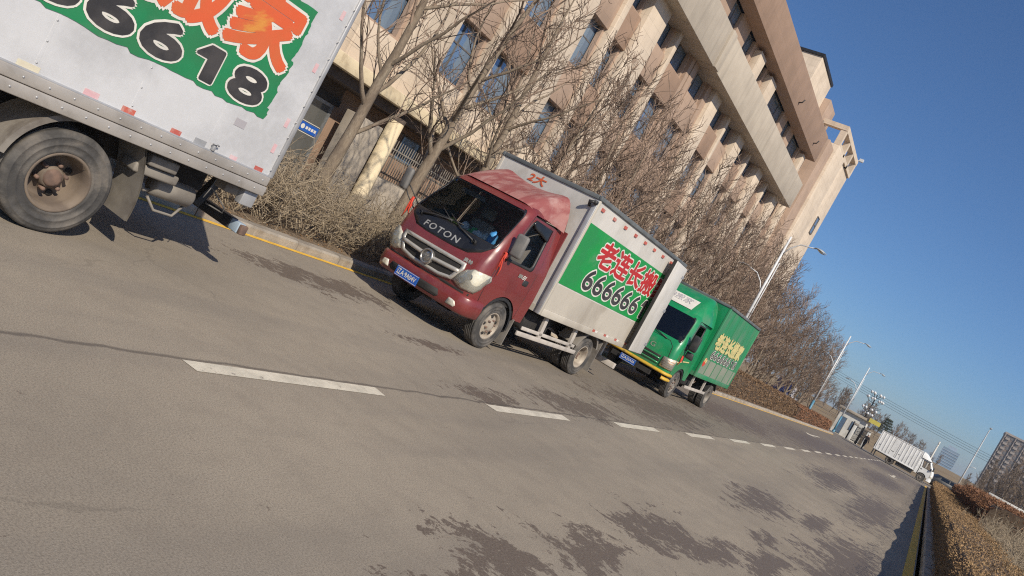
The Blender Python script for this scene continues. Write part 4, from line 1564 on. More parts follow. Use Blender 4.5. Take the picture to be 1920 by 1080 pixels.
# things lying on the dashboard
items = [('item_yellow', -0.16, 0.16, 0.07), ('item_green', 0.26, 0.10, 0.09), ('item_white', 0.10, 0.12, 0.10), ('item_white', 0.36, 0.15, 0.08), ('item_white', 0.50, 0.13, 0.09), ('item_blue', 0.64, 0.12, 0.14), ('item_white', 0.60, 0.10, 0.11), ('item_green', 0.20, 0.09, 0.06), ('cloth_red', -0.24, 0.08, 0.05)]
for i, (mt, x, w_, h_) in enumerate(items):
    m = MB()
    zz = 1.455
    y_ = -0.64 + 0.03 * math.sin(i * 2.1)
    w_, h_ = w_ * 1.25, h_ * 1.45
    nn = 9
    def lump(u, v, i=i, x=x, w_=w_, h_=h_, y_=y_):
        a_, b_ = u * 2 * math.pi, v * math.pi
        k = 1 + 0.35 * mnoise.noise(Vector((math.cos(a_) * 2.0 + i * 3, math.sin(a_) * 2.0, b_ * 2.0)))
        return (x + w_ * 0.55 * k * math.sin(b_) * math.cos(a_), y_ + 0.06 * k * math.sin(b_) * math.sin(a_), zz + h_ * 0.6 + h_ * 0.65 * k * math.cos(b_))
    m.grid(lump, [k / nn for k in range(nn + 1)], [k / nn for k in range(nn + 1)])
    m.build('dash_litter', mt, red)
# stickers inside the screen, sun blind
m = MB()
m.add([sh.pt(p, z, -0.010) for p, z in ((1.69, 2.10), (1.78, 2.10), (1.80, 2.165), (1.71, 2.165))], [(0, 1, 2, 3)])
m.build('windscreen_sticker', 'item_yellow', ws)
m = MB()
m.add([sh.pt(p, z, -0.010) for p, z in ((1.82, 2.12), (1.92, 2.12), (1.93, 2.165), (1.83, 2.165))], [(0, 1, 2, 3)])
m.build('windscreen_sticker', 'item_blue', ws)
m = MB()
m.obox((-0.36, -0.22, 2.06), (0.50, 0.03, 0.07), (0.3, 0, 0))
m.build('sun_blind', 'grey_plastic', red)
# roof fairing
m = MB()
def fair(u, v):
    # u -1..1 across, v 0..1 front to back
    y = -0.30 + 0.98 * v
    top = 2.30 + 0.44 * (v ** 0.75) 
    hw = 0.76 + 0.14 * v
    a_ = abs(u)
    x = hw * u
    e = 1 - max(0.0, (a_ - 0.72) / 0.28) ** 2
    z = 2.26 + (top - 2.26) * e - (0.06 * v if a_ > 0.98 else 0)
    y += 0.10 * (a_ ** 3) * (1 - v)
    if a_ < 0.6: z -= 0.07 * v * (1 - (a_ / 0.6) ** 2)
    return (x, y, z)
us = [-1 + 2 * k / 36 for k in range(37)]
m.grid(fair, us, [k / 14 for k in range(15)])
m.grid(lambda u, v: (fair(u, 1)[0], 0.68, 2.24 + (fair(u, 1)[2] - 2.24) * v), us, [0, 1])
fairing = m.build('roof_fairing', 'faded_red', red)
# mirrors and ribbons
mirror(red, (0.92, -0.50, 1.42), (1.05, -0.54, 1.68), (0.20, 0.36), 'grey_plastic', 0.25)
mirror(red, (-0.92, -0.60, 1.42), (-1.22, -0.82, 1.78), (0.17, 0.36), 'grey_plastic', -0.2)
for bx, by, bz in ((0.95, -0.62, 1.46), (-1.0, -0.72, 1.52)):
    m = MB()
    for k in range(5):
        a_ = rng.uniform(-0.08, 0.08)
        pts = [(bx + a_ * t + rng.uniform(-.012, .012), by + rng.uniform(-.02, .02), bz + 0.05 - (0.12 + 0.06 * k) * t) for t in (0, .35, .7, 1)]
        m.tube(pts, [0.02, 0.014, 0.012, 0.006], 5)
    m.build('red_ribbon', 'cloth_red', red)
# lettering on the door
letter('door_lettering', '超越', (0.960, -0.02, 1.26), 0.12, 0.06, 'letter_silver', red, SIDE, 0.03)
letter('door_lettering', '01', (0.961, 0.12, 1.255), 0.10, 0.065, 'letter_white', red, SIDE, 0.03, shear=0.3)
letter('blue_lettering', '蓝牌轻卡', (0.945, -0.52, 1.00), 0.28, 0.085, 'letter_blue', red, SIDE, 0.05)
# running gear
chassis(red, -0.7, 5.45, ((0, 0.39), (3.36, 0.39)))
for s_ in (1, -1):
    wheel(red, s_ * 0.83, 0, 0.39, 0.39, 0.21, s_, 'rim_dusty', 'out', 5)
    wheel(red, s_ * 0.88, 3.36, 0.39, 0.39, 0.21, s_, 'rim_dusty', 'in', 5)
    wheel(red, s_ * 0.63, 3.36, 0.39, 0.39, 0.21, -s_, 'rim_dusty', 'out', 5)
    mg = mudguard(red, 0, 0.40, 0.47, s_ * 0.70, s_ * 0.93, 'black_plastic', 0, 180)
    mudguard(red, 3.36, 0.40, 0.50, s_ * 0.58, s_ * 1.0, 'dusty_metal', 28, 160)
    m = MB()
    m.box((s_ * 0.66, 0.50, 0.16), (s_ * 0.96, 0.52, 0.62))
    m.build('mudflap', 'dusty_metal', red)
    m = MB()
    m.box((s_ * 0.60, 3.90, 0.16), (s_ * 1.0, 3.92, 0.80))
    m.build('mudflap', 'dusty_metal', red)
    m = MB()
    m.box((s_ * 0.96, 0.72, 0.40), (s_ * 1.0, 3.0, 0.475), 0, 0.008)
    m.box((s_ * 0.965, 0.80, 0.51), (s_ * 0.995, 2.85, 0.57), 0, 0.008)
    for y in (1.45, 2.65):
        m.obox((s_ * 0.97, y, 0.66), (0.05, 0.10, 0.42), (0.12, 0, 0))
    m.build('side_guard', 'guard_rail', red)
m = MB()
m.box((0.50, 1.0, 0.48), (0.85, 1.9, 0.82), 0, 0.05)
m.build('fuel_tank', 'chassis', red)
m = MB()
m.box((-0.9, 5.2, 0.35), (0.9, 5.3, 0.47), 0, 0.01)
m.box((-0.5, 5.2, 0.4), (-0.42, 5.28, 0.8)); m.box((0.42, 5.2, 0.4), (0.5, 5.28, 0.8))
m.build('rear_bumper', 'guard_rail', red)
# cargo box
BY0, BY1, BZ0, BZ1, BH = 0.92, 5.62, 0.86, 2.99, 1.075
box = cargo_box(red, BY0, BY1, BZ0, BZ1, BH, 'box_white', 'box_white', 'box_white_dusty')
m = MB()
m.box((BH - 0.018, BY0 + 0.075, BZ0 + 0.125), (BH - 0.0165, BY1 - 0.075, BZ0 + 0.58))
m.build('dusty_lower_panel', 'box_white_dusty', box)
m = MB()
m.box((BH - 0.018, BY0 + 0.10, 1.46), (BH - 0.0155, BY1 - 0.10, 2.57))
sign = m.build('sign_panel', 'sign_green', box)
XL = BH - 0.014
lettering(sign, '老连长搬家', 1.80, 2.02, 3.55, 0.47, XL, 'letter_red', 'letter_white', 0.035, 0.085)
lettering(sign, '66666618', 1.72, 1.56, 3.62, 0.37, XL, 'letter_black', 'letter_white', 0.022, 0.075, 0.95)
# grey gutter strip on the box's front edge and the camera bracket
m = MB()
m.box((BH - 0.09, BY0 - 0.03, BZ0), (BH - 0.004, BY0 - 0.004, BZ1 - 0.06), 0, 0.01)
m.build('edge_trim', 'primer_grey', box)
m = MB()
m.tube([(BH - 0.14, BY0 - 0.02, 2.80), (BH - 0.12, BY0 - 0.10, 2.86), (BH - 0.04, BY0 - 0.06, 2.88)], 0.03, 6)
m.lathe([(0, 0.035), (0.05, 0.035), (0.05, 0.001)], 'x', (BH - 0.05, BY0 - 0.06, 2.88), 10)
m.build('marker_lamp', 'black_plastic', red)
# reflective tape
for i in range(9):
    m = MB()
    y = BY0 + 0.20 + i * 0.52
    m.box((BH + 0.002, y, 2.82), (BH - 0.02, y + 0.10, 2.875))
    m.build('reflector_tape', 'reflect_red', box)
for i in range(5):
    m = MB()
    y = BY0 + 2.1 + i * 0.55
    m.box((BH + 0.006, y, 0.94), (BH + 0.0075, y + 0.11, 0.985))
    m.build('reflector_tape', 'reflect_red', box)
    m = MB()
    m.box((BH + 0.006, y + 0.115, 0.94), (BH + 0.0075, y + 0.22, 0.985))
    m.build('reflector_tape', 'letter_white', box)
# orange mark sprayed on the front wall above the fairing
letter('sprayed_mark', '2大', (-0.38, BY0 - 0.002, 2.74), 0.38, 0.16, 'letter_orange', box, FRONT, 0.03, shear=0.2)
# the rear door leaf, swung right round and standing off the side
leaf = empty('rear_door', (BH + 0.02, BY1 - 0.02, 0))
leaf.parent = red
leaf.rotation_euler = (0, 0, R(6.0))
m = MB()
m.box((0.0, -0.96, BZ0 + 0.03), (0.05, 0.0, BZ1 - 0.06), 0, 0.008)
m.build('door_leaf', 'box_white', leaf)
m = MB()
m.box((-0.03, -0.985, BZ0 + 0.02), (0.040, -0.962, BZ1 - 0.05), 0, 0.008)
m.build('door_seal', 'dark_interior', leaf)
m = MB()
for zz in (1.1, 1.9, 2.7):
    m.box((-0.01, -0.14, zz), (0.058, 0.03, zz + 0.06))
m.build('hinge', 'primer_grey', leaf)

# ======================= the green truck
grn = tag(empty('box_truck', (-6.93, 20.35, 0), R(-0.6)), 'green box truck with yellow bumper parked behind the red truck', 'truck', 'trucks on the road')
GCFG = dict(yf=[(0.55, -0.88), (0.9, -0.95), (1.2, -0.92), (1.46, -0.84), (1.52, -0.80), (2.18, -0.42), (2.27, -0.34), (2.36, -0.2)],
            hw=[(0.55, 0.94), (1.0, 0.965), (1.46, 0.955), (2.18, 0.87), (2.27, 0.84), (2.36, 0.76)],
            rad=[(0.55, 0.18), (1.2, 0.20), (1.5, 0.20), (2.3, 0.2)], yb=0.74, roof=2.33, sill=0.60, ws=(1.49, 2.19), arch=0.48,
            sidewin=(0.075, 0.62, 1.42, 2.10), side_glass=False, ws_mat='dark_cab_glass')
sh, cab, ws, bot = make_cab(grn, 'green_paint', GCFG)
gx = lambda x, z: (sh.pf(x, z), z)
m = MB()
bp = [0.92 + i * (3.16 / 40) for i in range(41)]
prof = [(0.46, -0.05), (0.46, 0.04), (0.475, 0.065), (0.50, 0.07), (0.53, 0.06), (0.54, -0.05)]
def gb(p, q, dz=0.0):
    k = prof[int(q)]
    return sh.pt(p, 0.60, 0) + (sh.pt(p, 0.60, 0.2) - sh.pt(p, 0.60, 0)) * (k[1] / 0.2) + Vector((0, 0, k[0] - 0.60 + dz))
m.grid(lambda p, q: gb(p, q, 0.10), bp, list(range(6)))
m.grid(lambda p, q: gb(p, q, -0.03), [p for p in bp if p < 1.75], list(range(6)))
m.grid(lambda p, q: gb(p, q, -0.03), [p for p in bp if p > 3.25], list(range(6)))
gbump = m.build('bumper', 'bumper_yellow', grn)
m = MB()
m.box((-0.62, -1.0, 0.38), (0.55, -0.9, 0.5))
m.build('lower_valance', 'dark_interior', grn)
plate(grn, '辽A·J2A26', (-0.10, -1.055, 0.455), 0.46, 0.15)
# grille slots, badge, embossed letters, hood line
for i, z in enumerate((0.78, 0.90)):
    m = MB()
    sh.patch(m, [gx(-0.60, z), gx(0.60, z), gx(0.62, z + 0.055), gx(-0.62, z + 0.055)], 0.004, rings=3)
    m.build('grille_slot', 'dark_interior', grn)
    m = MB()
    sh.line(m, [gx(-0.62, z - 0.025), gx(0.62, z - 0.025)], 0.022, 0.006, 6)
    m.build('grille_bar', 'green_paint', grn)
c0 = sh.pt(2.5, 0.90, 0.02)
m = MB()
m.lathe([(-0.01, 0.06), (-0.02, 0.075), (0.02, 0.09)], 'y', c0, 6)
m.lathe([(-0.012, 0.001), (-0.008, 0.06)], 'y', c0, 24)
m.build('badge', 'green_paint', grn)
skin_letter('maker_lettering', sh, 'IN·NG', -0.36, 0.34, 1.06, 1.18, 'green_dusty', grn, 0.012, 0.006, 1.2)
m = MB()
sh.line(m, [gx(-0.78, 1.0), gx(-0.72, 1.30), gx(-0.6, 1.40), gx(0.6, 1.40), gx(0.72, 1.30), gx(0.78, 1.0)], 0.008, 0)
m.build('hood_seam', 'chassis', grn)
for sx in (-1, 1):
    m = MB()
    out = [gx(sx * 0.66, 0.72), gx(sx * 0.68, 0.98), (4.02 if sx > 0 else 0.98, 1.03), (4.0 if sx > 0 else 1.0, 0.72)]
    sh.patch(m, out, 0.006, 0.015)
    hl_ = m.build('headlamp', 'lamp_chrome', grn)
    m = MB()
    for k in range(4):
        sh.line(m, [gx(sx * 0.70, 0.76 + 0.055 * k), (3.94 if sx > 0 else 1.06, 0.76 + 0.06 * k)], 0.010, 0.022, 5)
    m.build('reflector', 'amber', hl_)
    m = MB()
    sh.patch(m, out, 0.028, 0.02)
    m.build('lamp_cover', 'lamp_lens', hl_)
for x0, x1 in ((-0.6, -0.02), (0.5, -0.1)):
    m = MB()
    a_ = sh.pt(sh.pf(x0, 1.40), 1.40, 0.02); e_ = sh.pt(sh.pf(x1, 1.53), 1.53, 0.02)
    m.tube([a_, (a_ + e_) / 2 + Vector((0, -0.03, 0)), e_], 0.013, 6)
    m.build('wiper', 'black_plastic', grn)
for i in range(6):
    m = MB()
    x = -0.45 + i * 0.2
    m.box((x, -0.70, 1.45), (x + 0.12, -0.58, 1.53 + 0.03 * (i % 3)), 0, 0.03)
    m.build('dash_litter', ('item_white', 'item_green', 'item_white', 'item_blue')[i % 4], grn)
# tall moulded roof fairing with a white panel of lettering
m = MB()
def gfair(u, v):
    y = -0.40 + 1.08 * v
    a_ = abs(u)
    hw = 0.84 + 0.12 * min(1, v * 1.8)
    top = 2.24 + 0.66 * math.sin(min(1.0, v * 1.08) * math.pi / 2) ** 0.9
    e = 1 - max(0.0, (a_ - 0.62) / 0.38) ** 2.4
    z = 2.20 + (top - 2.20) * e
    y += 0.16 * (a_ ** 4) * (1 - v)
    return (hw * u, y, z)
us = [-1 + 2 * k / 40 for k in range(41)]
vs2 = [k / 20 for k in range(21)]
m.grid(gfair, us, vs2)
m.grid(lambda u, v: (gfair(u, 1)[0], 0.68, 2.2 + (gfair(u, 1)[2] - 2.2) * v), us, [0, 1])
gf = m.build('roof_fairing', 'green_paint', grn)
m = MB()
def up(p): return Vector(gfair(*p)) + Vector((0, -0.012, 0.012))
m.grid(lambda u, v: up((u, v)), [-0.58 + 1.16 * k / 8 for k in range(9)], [0.07 + 0.28 * k / 5 for k in range(6)])
wp = m.build('white_panel', 'letter_white', gf)
tm = text_mesh('168搬家', 0.80, 0.14, 0.0)
for v in tm.vertices:
    uu, vv = -0.50 + v.co.x / 0.86, 0.16 + v.co.y / 0.14 * 0.16
    v.co = up((uu, vv)) + Vector((0, -0.006, 0.006))
tm.materials.clear(); tm.materials.append(M('smudge_grey'))
inst('fairing_lettering', tm, wp)
mirror(grn, (0.93, -0.52, 1.40), (1.12, -0.62, 1.62), (0.22, 0.42), 'black_plastic', 0.2)
mirror(grn, (0.95, -0.50, 1.30), (1.10, -0.50, 1.28), (0.20, 0.18), 'black_plastic', 0.2, 1)
mirror(grn, (-0.93, -0.58, 1.40), (-1.2, -0.74, 1.62), (0.2, 0.42), 'black_plastic', -0.2)
m = MB()
for k in range(4):
    m.tube([(0.97, -0.56 + 0.02 * k, 1.2), (0.99 + 0.01 * k, -0.6, 1.08), (0.98, -0.58 - 0.02 * k, 0.98 - 0.02 * k)], [0.018, 0.013, 0.006], 5)
m.build('red_ribbon', 'cloth_red', grn)
m = MB()
sh.line(m, [(4.05, 0.98), (4.3, 1.06), (4.62, 1.10)], 0.018, 0.004, 6)
m.build('pale_stripe', 'letter_yellow', grn)
chassis(grn, -0.7, 4.9, ((0, 0.38), (3.42, 0.38)))
for s_ in (1, -1):
    wheel(grn, s_ * 0.84, 0, 0.38, 0.38, 0.21, s_, 'dusty_metal', 'out', 6)
    wheel(grn, s_ * 0.88, 3.42, 0.38, 0.38, 0.21, s_, 'dusty_metal', 'in', 5)
    wheel(grn, s_ * 0.63, 3.42, 0.38, 0.38, 0.21, -s_, 'dusty_metal', 'out', 5)
    mudguard(grn, 0, 0.39, 0.46, s_ * 0.70, s_ * 0.94, 'black_plastic', 0, 180)
    mudguard(grn, 3.42, 0.39, 0.48, s_ * 0.58, s_ * 1.0, 'chassis', 28, 160)
    m = MB()
    m.box((s_ * 0.96, 0.85, 0.42), (s_ * 1.0, 2.9, 0.50), 0, 0.008)
    for y in (1.3, 2.5):
        m.obox((s_ * 0.97, y, 0.62), (0.05, 0.07, 0.40), (0.1, 0, 0))
    m.build('side_guard', 'guard_rail', grn)
m = MB()
m.box((0.5, 0.95, 0.46), (0.84, 1.7, 0.8), 0, 0.05)
m.build('fuel_tank', 'chassis', grn)
gbox = cargo_box(grn, 0.88, 4.72, 0.84, 2.95, 1.075, 'green_box_paint', 'green_paint', 'green_box_paint', 'tarp_dark')
m = MB()
m.box((1.075 - 0.018, 0.96, 0.965), (1.075 - 0.0165, 4.64, 1.40))
m.build('dusty_lower_panel', 'green_dusty', gbox)
for k in range(5):
    m = MB()
    y = 1.55 + k * 0.70
    m.box((1.075 - 0.02, y, 0.98), (1.075 - 0.009, y + 0.05, 2.88), 0, 0.003)
    m.build('side_rib', 'green_box_paint', gbox)
letter('lettering', '老连长搬家', (1.068, 1.15, 1.76), 3.0, 0.46, 'letter_yellow', gbox, SIDE, 0.06)
lettering(gbox, '66666618', 1.30, 1.46, 2.95, 0.24, 1.067, 'letter_black', 'letter_white', 0.0, 0.06)
m = MB()
m.lathe([(0, 0.13), (0.002, 0.001)], 'x', (1.062, 1.12, 1.30), 16)
m.build('round_sticker', 'cloth_red', gbox)
m = MB()
m.lathe([(0, 0.06), (0.002, 0.001)], 'x', (1.066, 1.20, 1.34), 12)
m.lathe([(0, 0.06), (0.002, 0.001)], 'x', (1.066, 1.06, 1.37), 12)
m.build('sticker_print', 'letter_yellow', gbox)

# ======================= the white-boxed truck at the left edge
wht = tag(empty('box_truck', (-7.02, -0.35, 0), 0.0), 'aluminium-sided box truck with black digits on green at the left edge', 'truck', 'trucks on the road')
sh, cab, ws, bot = make_cab(wht, 'white_paint', RCFG)
chassis(wht, -0.7, 5.5, ((0, 0.42), (3.87, 0.42)), 0.66)
for s_ in (1, -1):
    wheel(wht, s_ * 0.83, 0, 0.42, 0.42, 0.22, s_, 'rim_brown', 'out', 5)
    wheel(wht, s_ * 0.905, 3.87, 0.425, 0.425, 0.24, s_, 'rim_brown', 'in', 4)
    wheel(wht, s_ * 0.62, 3.87, 0.425, 0.425, 0.24, -s_, 'rim_brown', 'out', 4)
    mudguard(wht, 3.90, 0.44, 0.53, s_ * 0.56, s_ * 1.02, 'dusty_metal', 100, 172)
    # rubber flap behind the rear wheel: curved sheet
    m = MB()
    m.grid(lambda u, v: (s_ * u, 4.37 + 0.10 * math.sin(v * 2.2) + 0.06 * v, 0.95 - 0.66 * v), [0.60, 0.7, 0.8, 0.9, 1.02], [k / 8 for k in range(9)])
    m.grid(lambda u, v: (s_ * u, 4.385 + 0.10 * math.sin(v * 2.2) + 0.06 * v, 0.95 - 0.66 * v), [0.60, 0.7, 0.8, 0.9, 1.02], [k / 8 for k in range(9)])
    m.build('mudflap', 'dusty_metal', wht)
WY0, WY1, WZ0, WZ1, WH = 0.92, 5.66, 1.12, 3.2, 1.075
wbox = cargo_box(wht, WY0, WY1, WZ0, WZ1, WH, 'aluminium_sheet', 'aluminium_sheet', 'primer_grey', 'primer_grey', 0.02, 0.05)
# two-step bottom rail
m = MB()
m.box((WH + 0.012, WY0, 1.035), (WH - 0.06, WY1 - 0.03, 1.125), 0, 0.008)
m.box((WH + 0.026, WY0, 0.935), (WH - 0.06, WY1 - 0.03, 1.03), 0, 0.008)
m.box((-WH - 0.02, WY0, 0.935), (-WH + 0.06, WY1 - 0.03, 1.125), 0, 0.008)
m.build('bottom_rail', 'aluminium_rail', wht)
m = MB()
y = WY0 + 0.2
while y < WY1 - 0.1:
    for xx, zz in ((WH + 0.012, 1.08), (WH + 0.026, 0.985)):
        m.lathe([(0, 0.010), (0.004, 0.008), (0.006, 0.001)], 'x', (xx, y + (0.06 if zz > 1 else 0), zz), 6)
    y += 0.19
for zz in [1.2 + 0.17 * k for k in range(12)]:
    for yy in (2.55, 3.32, 4.09, 5.60):
        m.lathe([(0, 0.009), (0.003, 0.007), (0.005, 0.001)], 'x', (WH - 0.019 if yy < 5.5 else WH, yy, zz + rng.uniform(-.01, .01)), 6)
tag(m.build('rivets', 'primer_grey', wht), kind='stuff')
# panel seams
for yy in (2.55, 3.32, 4.09, 4.86):
    m = MB()
    m.box((WH - 0.021, yy - 0.012, 1.14), (WH - 0.0185, yy + 0.012, 3.15))
    m.build('sheet_seam', 'aluminium_sheet', wbox)
# hand-painted green field with a ragged edge
def ragged(y0, y1, z0, z1, amp, seed, n=60):
    pts = []
    per = [((y0, z0), (y1, z0)), ((y1, z0), (y1, z1)), ((y1, z1), (y0, z1)), ((y0, z1), (y0, z0))]
    for (a_, b_) in per:
        for k in range(n):
            t = k / n
            y, z = a_[0] + (b_[0] - a_[0]) * t, a_[1] + (b_[1] - a_[1]) * t
            q = mnoise.noise(Vector((y * 9, z * 9, seed))) * amp + mnoise.noise(Vector((y * 30, z * 30, seed))) * amp * 0.6
            pts.append((y + q, z + q))
    return pts
m = MB()
pg = ragged(1.2, 5.25, 1.59, 2.68, 0.03, 2.0)
vs = [(WH - 0.0145, y, z) for y, z in pg]
m.add(vs, [tuple(range(len(vs)))])
wsign = m.build('painted_field', 'sign_green_old', wbox)
# '搬家' large orange, digits below; only the last of them fall inside the picture
lettering(wsign, '老连长搬家', 1.45, 2.02, 3.74, 0.60, WH - 0.012, 'letter_orange', 'letter_white', 0.045, 0.085)
lettering(wsign, '66666618', 1.66, 1.655, 3.50, 0.275, WH - 0.0115, 'letter_black', 'letter_white', 0.05, 0.10, 1.0)
# worn reflective tape and smears
for y, mt, wd in ((3.20, 'faded_cream', 0.16), (3.70, 'faded_pink', 0.12), (4.02, 'reflect_red', 0.115), (4.48, 'reflect_red', 0.10), (4.72, 'primer_grey', 0.12), (5.12, 'faded_pink', 0.08), (5.42, 'reflect_red', 0.10)):
    m = MB()
    m.box((WH - 0.019, y, 1.135), (WH - 0.0155, y + wd, 1.135 + rng.uniform(0.04, 0.055)))
    m.build('reflector_tape', mt, wbox)
for z in (1.35, 1.62, 2.2, 2.75):
    m = MB()
    m.box((WH - 0.019, 5.50, z), (WH - 0.016, 5.54, z + 0.09))
    m.build('reflector_tape', 'faded_pink', wbox)
m = MB()
m.box((WH - 0.019, 5.0, 1.43), (WH - 0.0165, 5.12, 1.50))
m.build('scuff', 'smudge_grey', wbox)
m = MB()
m.box((WH - 0.02, 4.90, 1.14), (WH + 0.016, 4.93, 1.20), 0, 0.006)
m.tube([(WH + 0.01, 4.88, 1.20), (WH + 0.03, 4.915, 1.21), (WH + 0.01, 4.95, 1.20)], 0.008, 5)
m.build('latch', 'primer_grey', wbox)
# underslung gear behind the axle
m = MB()
m.lathe([(0, 0.001), (0.0, 0.085), (0.02, 0.1), (0.40, 0.1), (0.42, 0.085), (0.42, 0.001)], 'y', (0.72, 4.78, 0.62), 20)
m.tube([(0.72, 4.8, 0.50), (0.74, 4.9, 0.40), (0.74, 5.1, 0.40), (0.72, 5.18, 0.52)], 0.014, 6)
m.tube([(0.72, 4.66, 0.60), (0.74, 4.72, 0.55), (0.72, 4.80, 0.56)], 0.02, 6)
m.build('air_tank', 'dusty_metal', wht)
m = MB()
m.box((0.66, 4.5, 0.80), (0.98, 4.78, 0.90), 0, 0.015)
m.build('bracket', 'dusty_metal', wht)
m = MB()
m.box((0.72, 4.42, 0.70), (0.94, 4.86, 0.79), 0, 0.02)
m.build('bracket', 'dusty_metal', wht)
m = MB()
m.box((0.8, 5.3, 0.83), (0.98, 5.48, 0.92), 0, 0.015)
m.build('bracket', 'dusty_metal', wht)
m = MB()
m.tube([(0.94, 5.2, 0.92), (0.95, 5.18, 0.80), (0.94, 5.16, 0.70)], 0.006, 4)
m.tube([(0.8, 5.3, 0.8), (0.85, 5.5, 0.66), (0.8, 5.55, 0.6), (0.7, 5.4, 0.62)], 0.008, 5)
m.build('hanging_cable', 'grey_plastic', wht)
m = MB()
m.box((-0.95, 5.74, 0.46), (0.72, 5.84, 0.58), 0, 0.01)
m.obox((-0.75, 5.66, 0.75), (0.08, 0.08, 0.5), (-0.4, 0, 0)); m.obox((0.35, 5.66, 0.75), (0.08, 0.08, 0.5), (-0.4, 0, 0))
m.build('rear_bumper', 'black_plastic', wht)
m = MB()
m.box((0.72, 5.745, 0.465), (0.86, 5.835, 0.575), 0, 0.01)
m.build('tape_band', 'tower_frame', wht)
m = MB()
m.box((0.862, 5.75, 0.47), (0.91, 5.83, 0.57), 0, 0.01)
m.build('tail_lamp', 'hub_rust', wht)
m = MB()
m.box((0.96, 5.46, 0.78), (1.05, 5.62, 0.93), 0, 0.01)
m.build('corner_bracket', 'primer_grey', wht)

# ======================= the white truck turning at the far junction
far = tag(empty('box_truck', (-0.30, 91.0, 0), R(90)), 'white box truck with ribbed sides crossing the road at the far end', 'truck', 'trucks on the road')
sh, cab, ws, bot = make_cab(far, 'white_paint', dict(RCFG, ws_mat='dark_cab_glass', visor=False))
gx = lambda x, z: (sh.pf(x, z), z)
m = MB()
m.grid(lambda u, v: (0.96 * u, -0.30 + 1.0 * v, 2.26 + 0.62 * math.sin(v * math.pi / 2) * (1 - max(0, (abs(u) - 0.7) / 0.3) ** 2)), [-1 + k / 8 for k in range(17)], [k / 8 for k in range(9)])
m.grid(lambda u, v: (0.96 * u, 0.70, 2.2 + 0.6 * v), [-1, 1], [0, 1])
m.build('roof_fairing', 'white_paint', far)
m = MB()
bp = [0.92 + i * (3.16 / 20) for i in range(21)]
m.grid(lambda p, z: sh.pt(p, 0.6, 0.07) + Vector((0, 0, z - 0.6)), bp, [0.38, 0.5, 0.68])
m.build('bumper', 'white_paint', far)
for sx in (-1, 1):
    m = MB()
    sh.patch(m, [gx(sx * 0.6, 0.76), gx(sx * 0.62, 1.0), (4.02 if sx > 0 else 0.98, 1.05), (4.0 if sx > 0 else 1.0, 0.78)], 0.006, 0.015)
    m.build('headlamp', 'lamp_chrome', far)
mirror(far, (0.9, -0.55, 1.42), (1.1, -0.7, 1.66), (0.2, 0.4), 'black_plastic', 0.2)
mirror(far, (-0.9, -0.55, 1.42), (-1.1, -0.7, 1.66), (0.2, 0.4), 'black_plastic', -0.2)
chassis(far, -0.7, 4.7, ((0, 0.4), (3.1, 0.4)))
for s_ in (1, -1):
    wheel(far, s_ * 0.84, 0, 0.4, 0.4, 0.22, s_, 'dusty_metal', 'out', 6)
    wheel(far, s_ * 0.86, 3.1, 0.4, 0.4, 0.3, s_, 'dusty_metal', 'in', 6)
fbox = cargo_box(far, 0.78, 4.9, 0.72, 2.80, 1.1, 'white_paint', 'white_paint', 'white_paint', 'white_paint')
for s_ in (1, -1):
    for k in range(12):
        y = 1.0 + k * 0.335
        if 5 <= k <= 8 and k not in (5, 8):
            continue
        m = MB()
        m.box((s_ * 1.105, y, 0.9), (s_ * 1.07, y + 0.10, 2.72), 0, 0.01)
        m.build('side_rib', 'white_paint', fbox)
    m = MB()
    for y in (2.35, 2.9, 3.45):
        m.box((s_ * 1.085, y, 0.9), (s_ * 1.08, y + 0.03, 2.7))
    m.box((s_ * 1.09, 2.5, 1.35), (s_ * 1.08, 2.8, 1.42)); m.box((s_ * 1.09, 3.1, 1.35), (s_ * 1.08, 3.35, 1.42)); m.box((s_ * 1.09, 4.4, 1.35), (s_ * 1.08, 4.62, 1.42))
    m.build('door_gap', 'grey_plastic', fbox)
m = MB()
m.box((-0.9, 0.9, 0.3), (-0.86, 2.5, 0.6)); m.box((0.86, 0.9, 0.3), (0.9, 2.5, 0.6))
m.build('side_guard', 'black_plastic', far)
# ------------------------------------------------------------------ vegetation
def tube_fast(V, F, pts, rads, n):
    """append a tapered tube with n sides to the lists"""
    o = len(V)
    d0 = (pts[1] - pts[0]).normalized()
    a = d0.cross(Vector((0.31, 0.22, 0.92))).normalized()
    m = len(pts)
    cs = [(math.cos(2 * math.pi * k / n), math.sin(2 * math.pi * k / n)) for k in range(n)]
    for i in range(m):
        d = (pts[min(i + 1, m - 1)] - pts[max(i - 1, 0)]).normalized()
        a = (a - d * a.dot(d)).normalized()
        b = d.cross(a)
        r = rads[i]
        p = pts[i]
        for c, s in cs:
            V.append((p.x + (a.x * c + b.x * s) * r, p.y + (a.y * c + b.y * s) * r, p.z + (a.z * c + b.z * s) * r))
    for i in range(m - 1):
        for k in range(n):
            k2 = (k + 1) % n
            F.append((o + i * n + k, o + i * n + k2, o + (i + 1) * n + k2, o + (i + 1) * n + k))


def branch_path(rg, p, d, L, n, wob, lift):
    pts = [p.copy()]
    d = d.normalized()
    for i in range(n):
        d = (d + Vector((rg.uniform(-wob, wob), rg.uniform(-wob, wob), rg.uniform(-wob, wob) + lift))).normalized()
        p = p + d * (L / n)
        pts.append(p.copy())
    return pts


def at_path(pts, t):
    f = t * (len(pts) - 1)
    i = min(int(f), len(pts) - 2)
    return pts[i].lerp(pts[i + 1], f - i), (pts[i + 1] - pts[i]).normalized()


def side_dir(rg, d, ang):
    u = d.cross(Vector((rg.uniform(-1, 1), rg.uniform(-1, 1), rg.uniform(-1, 1))))
    if u.length < 1e-3: u = Vector((1, 0, 0))
    u.normalize()
    return (d * math.cos(ang) + u * math.sin(ang)).normalized()


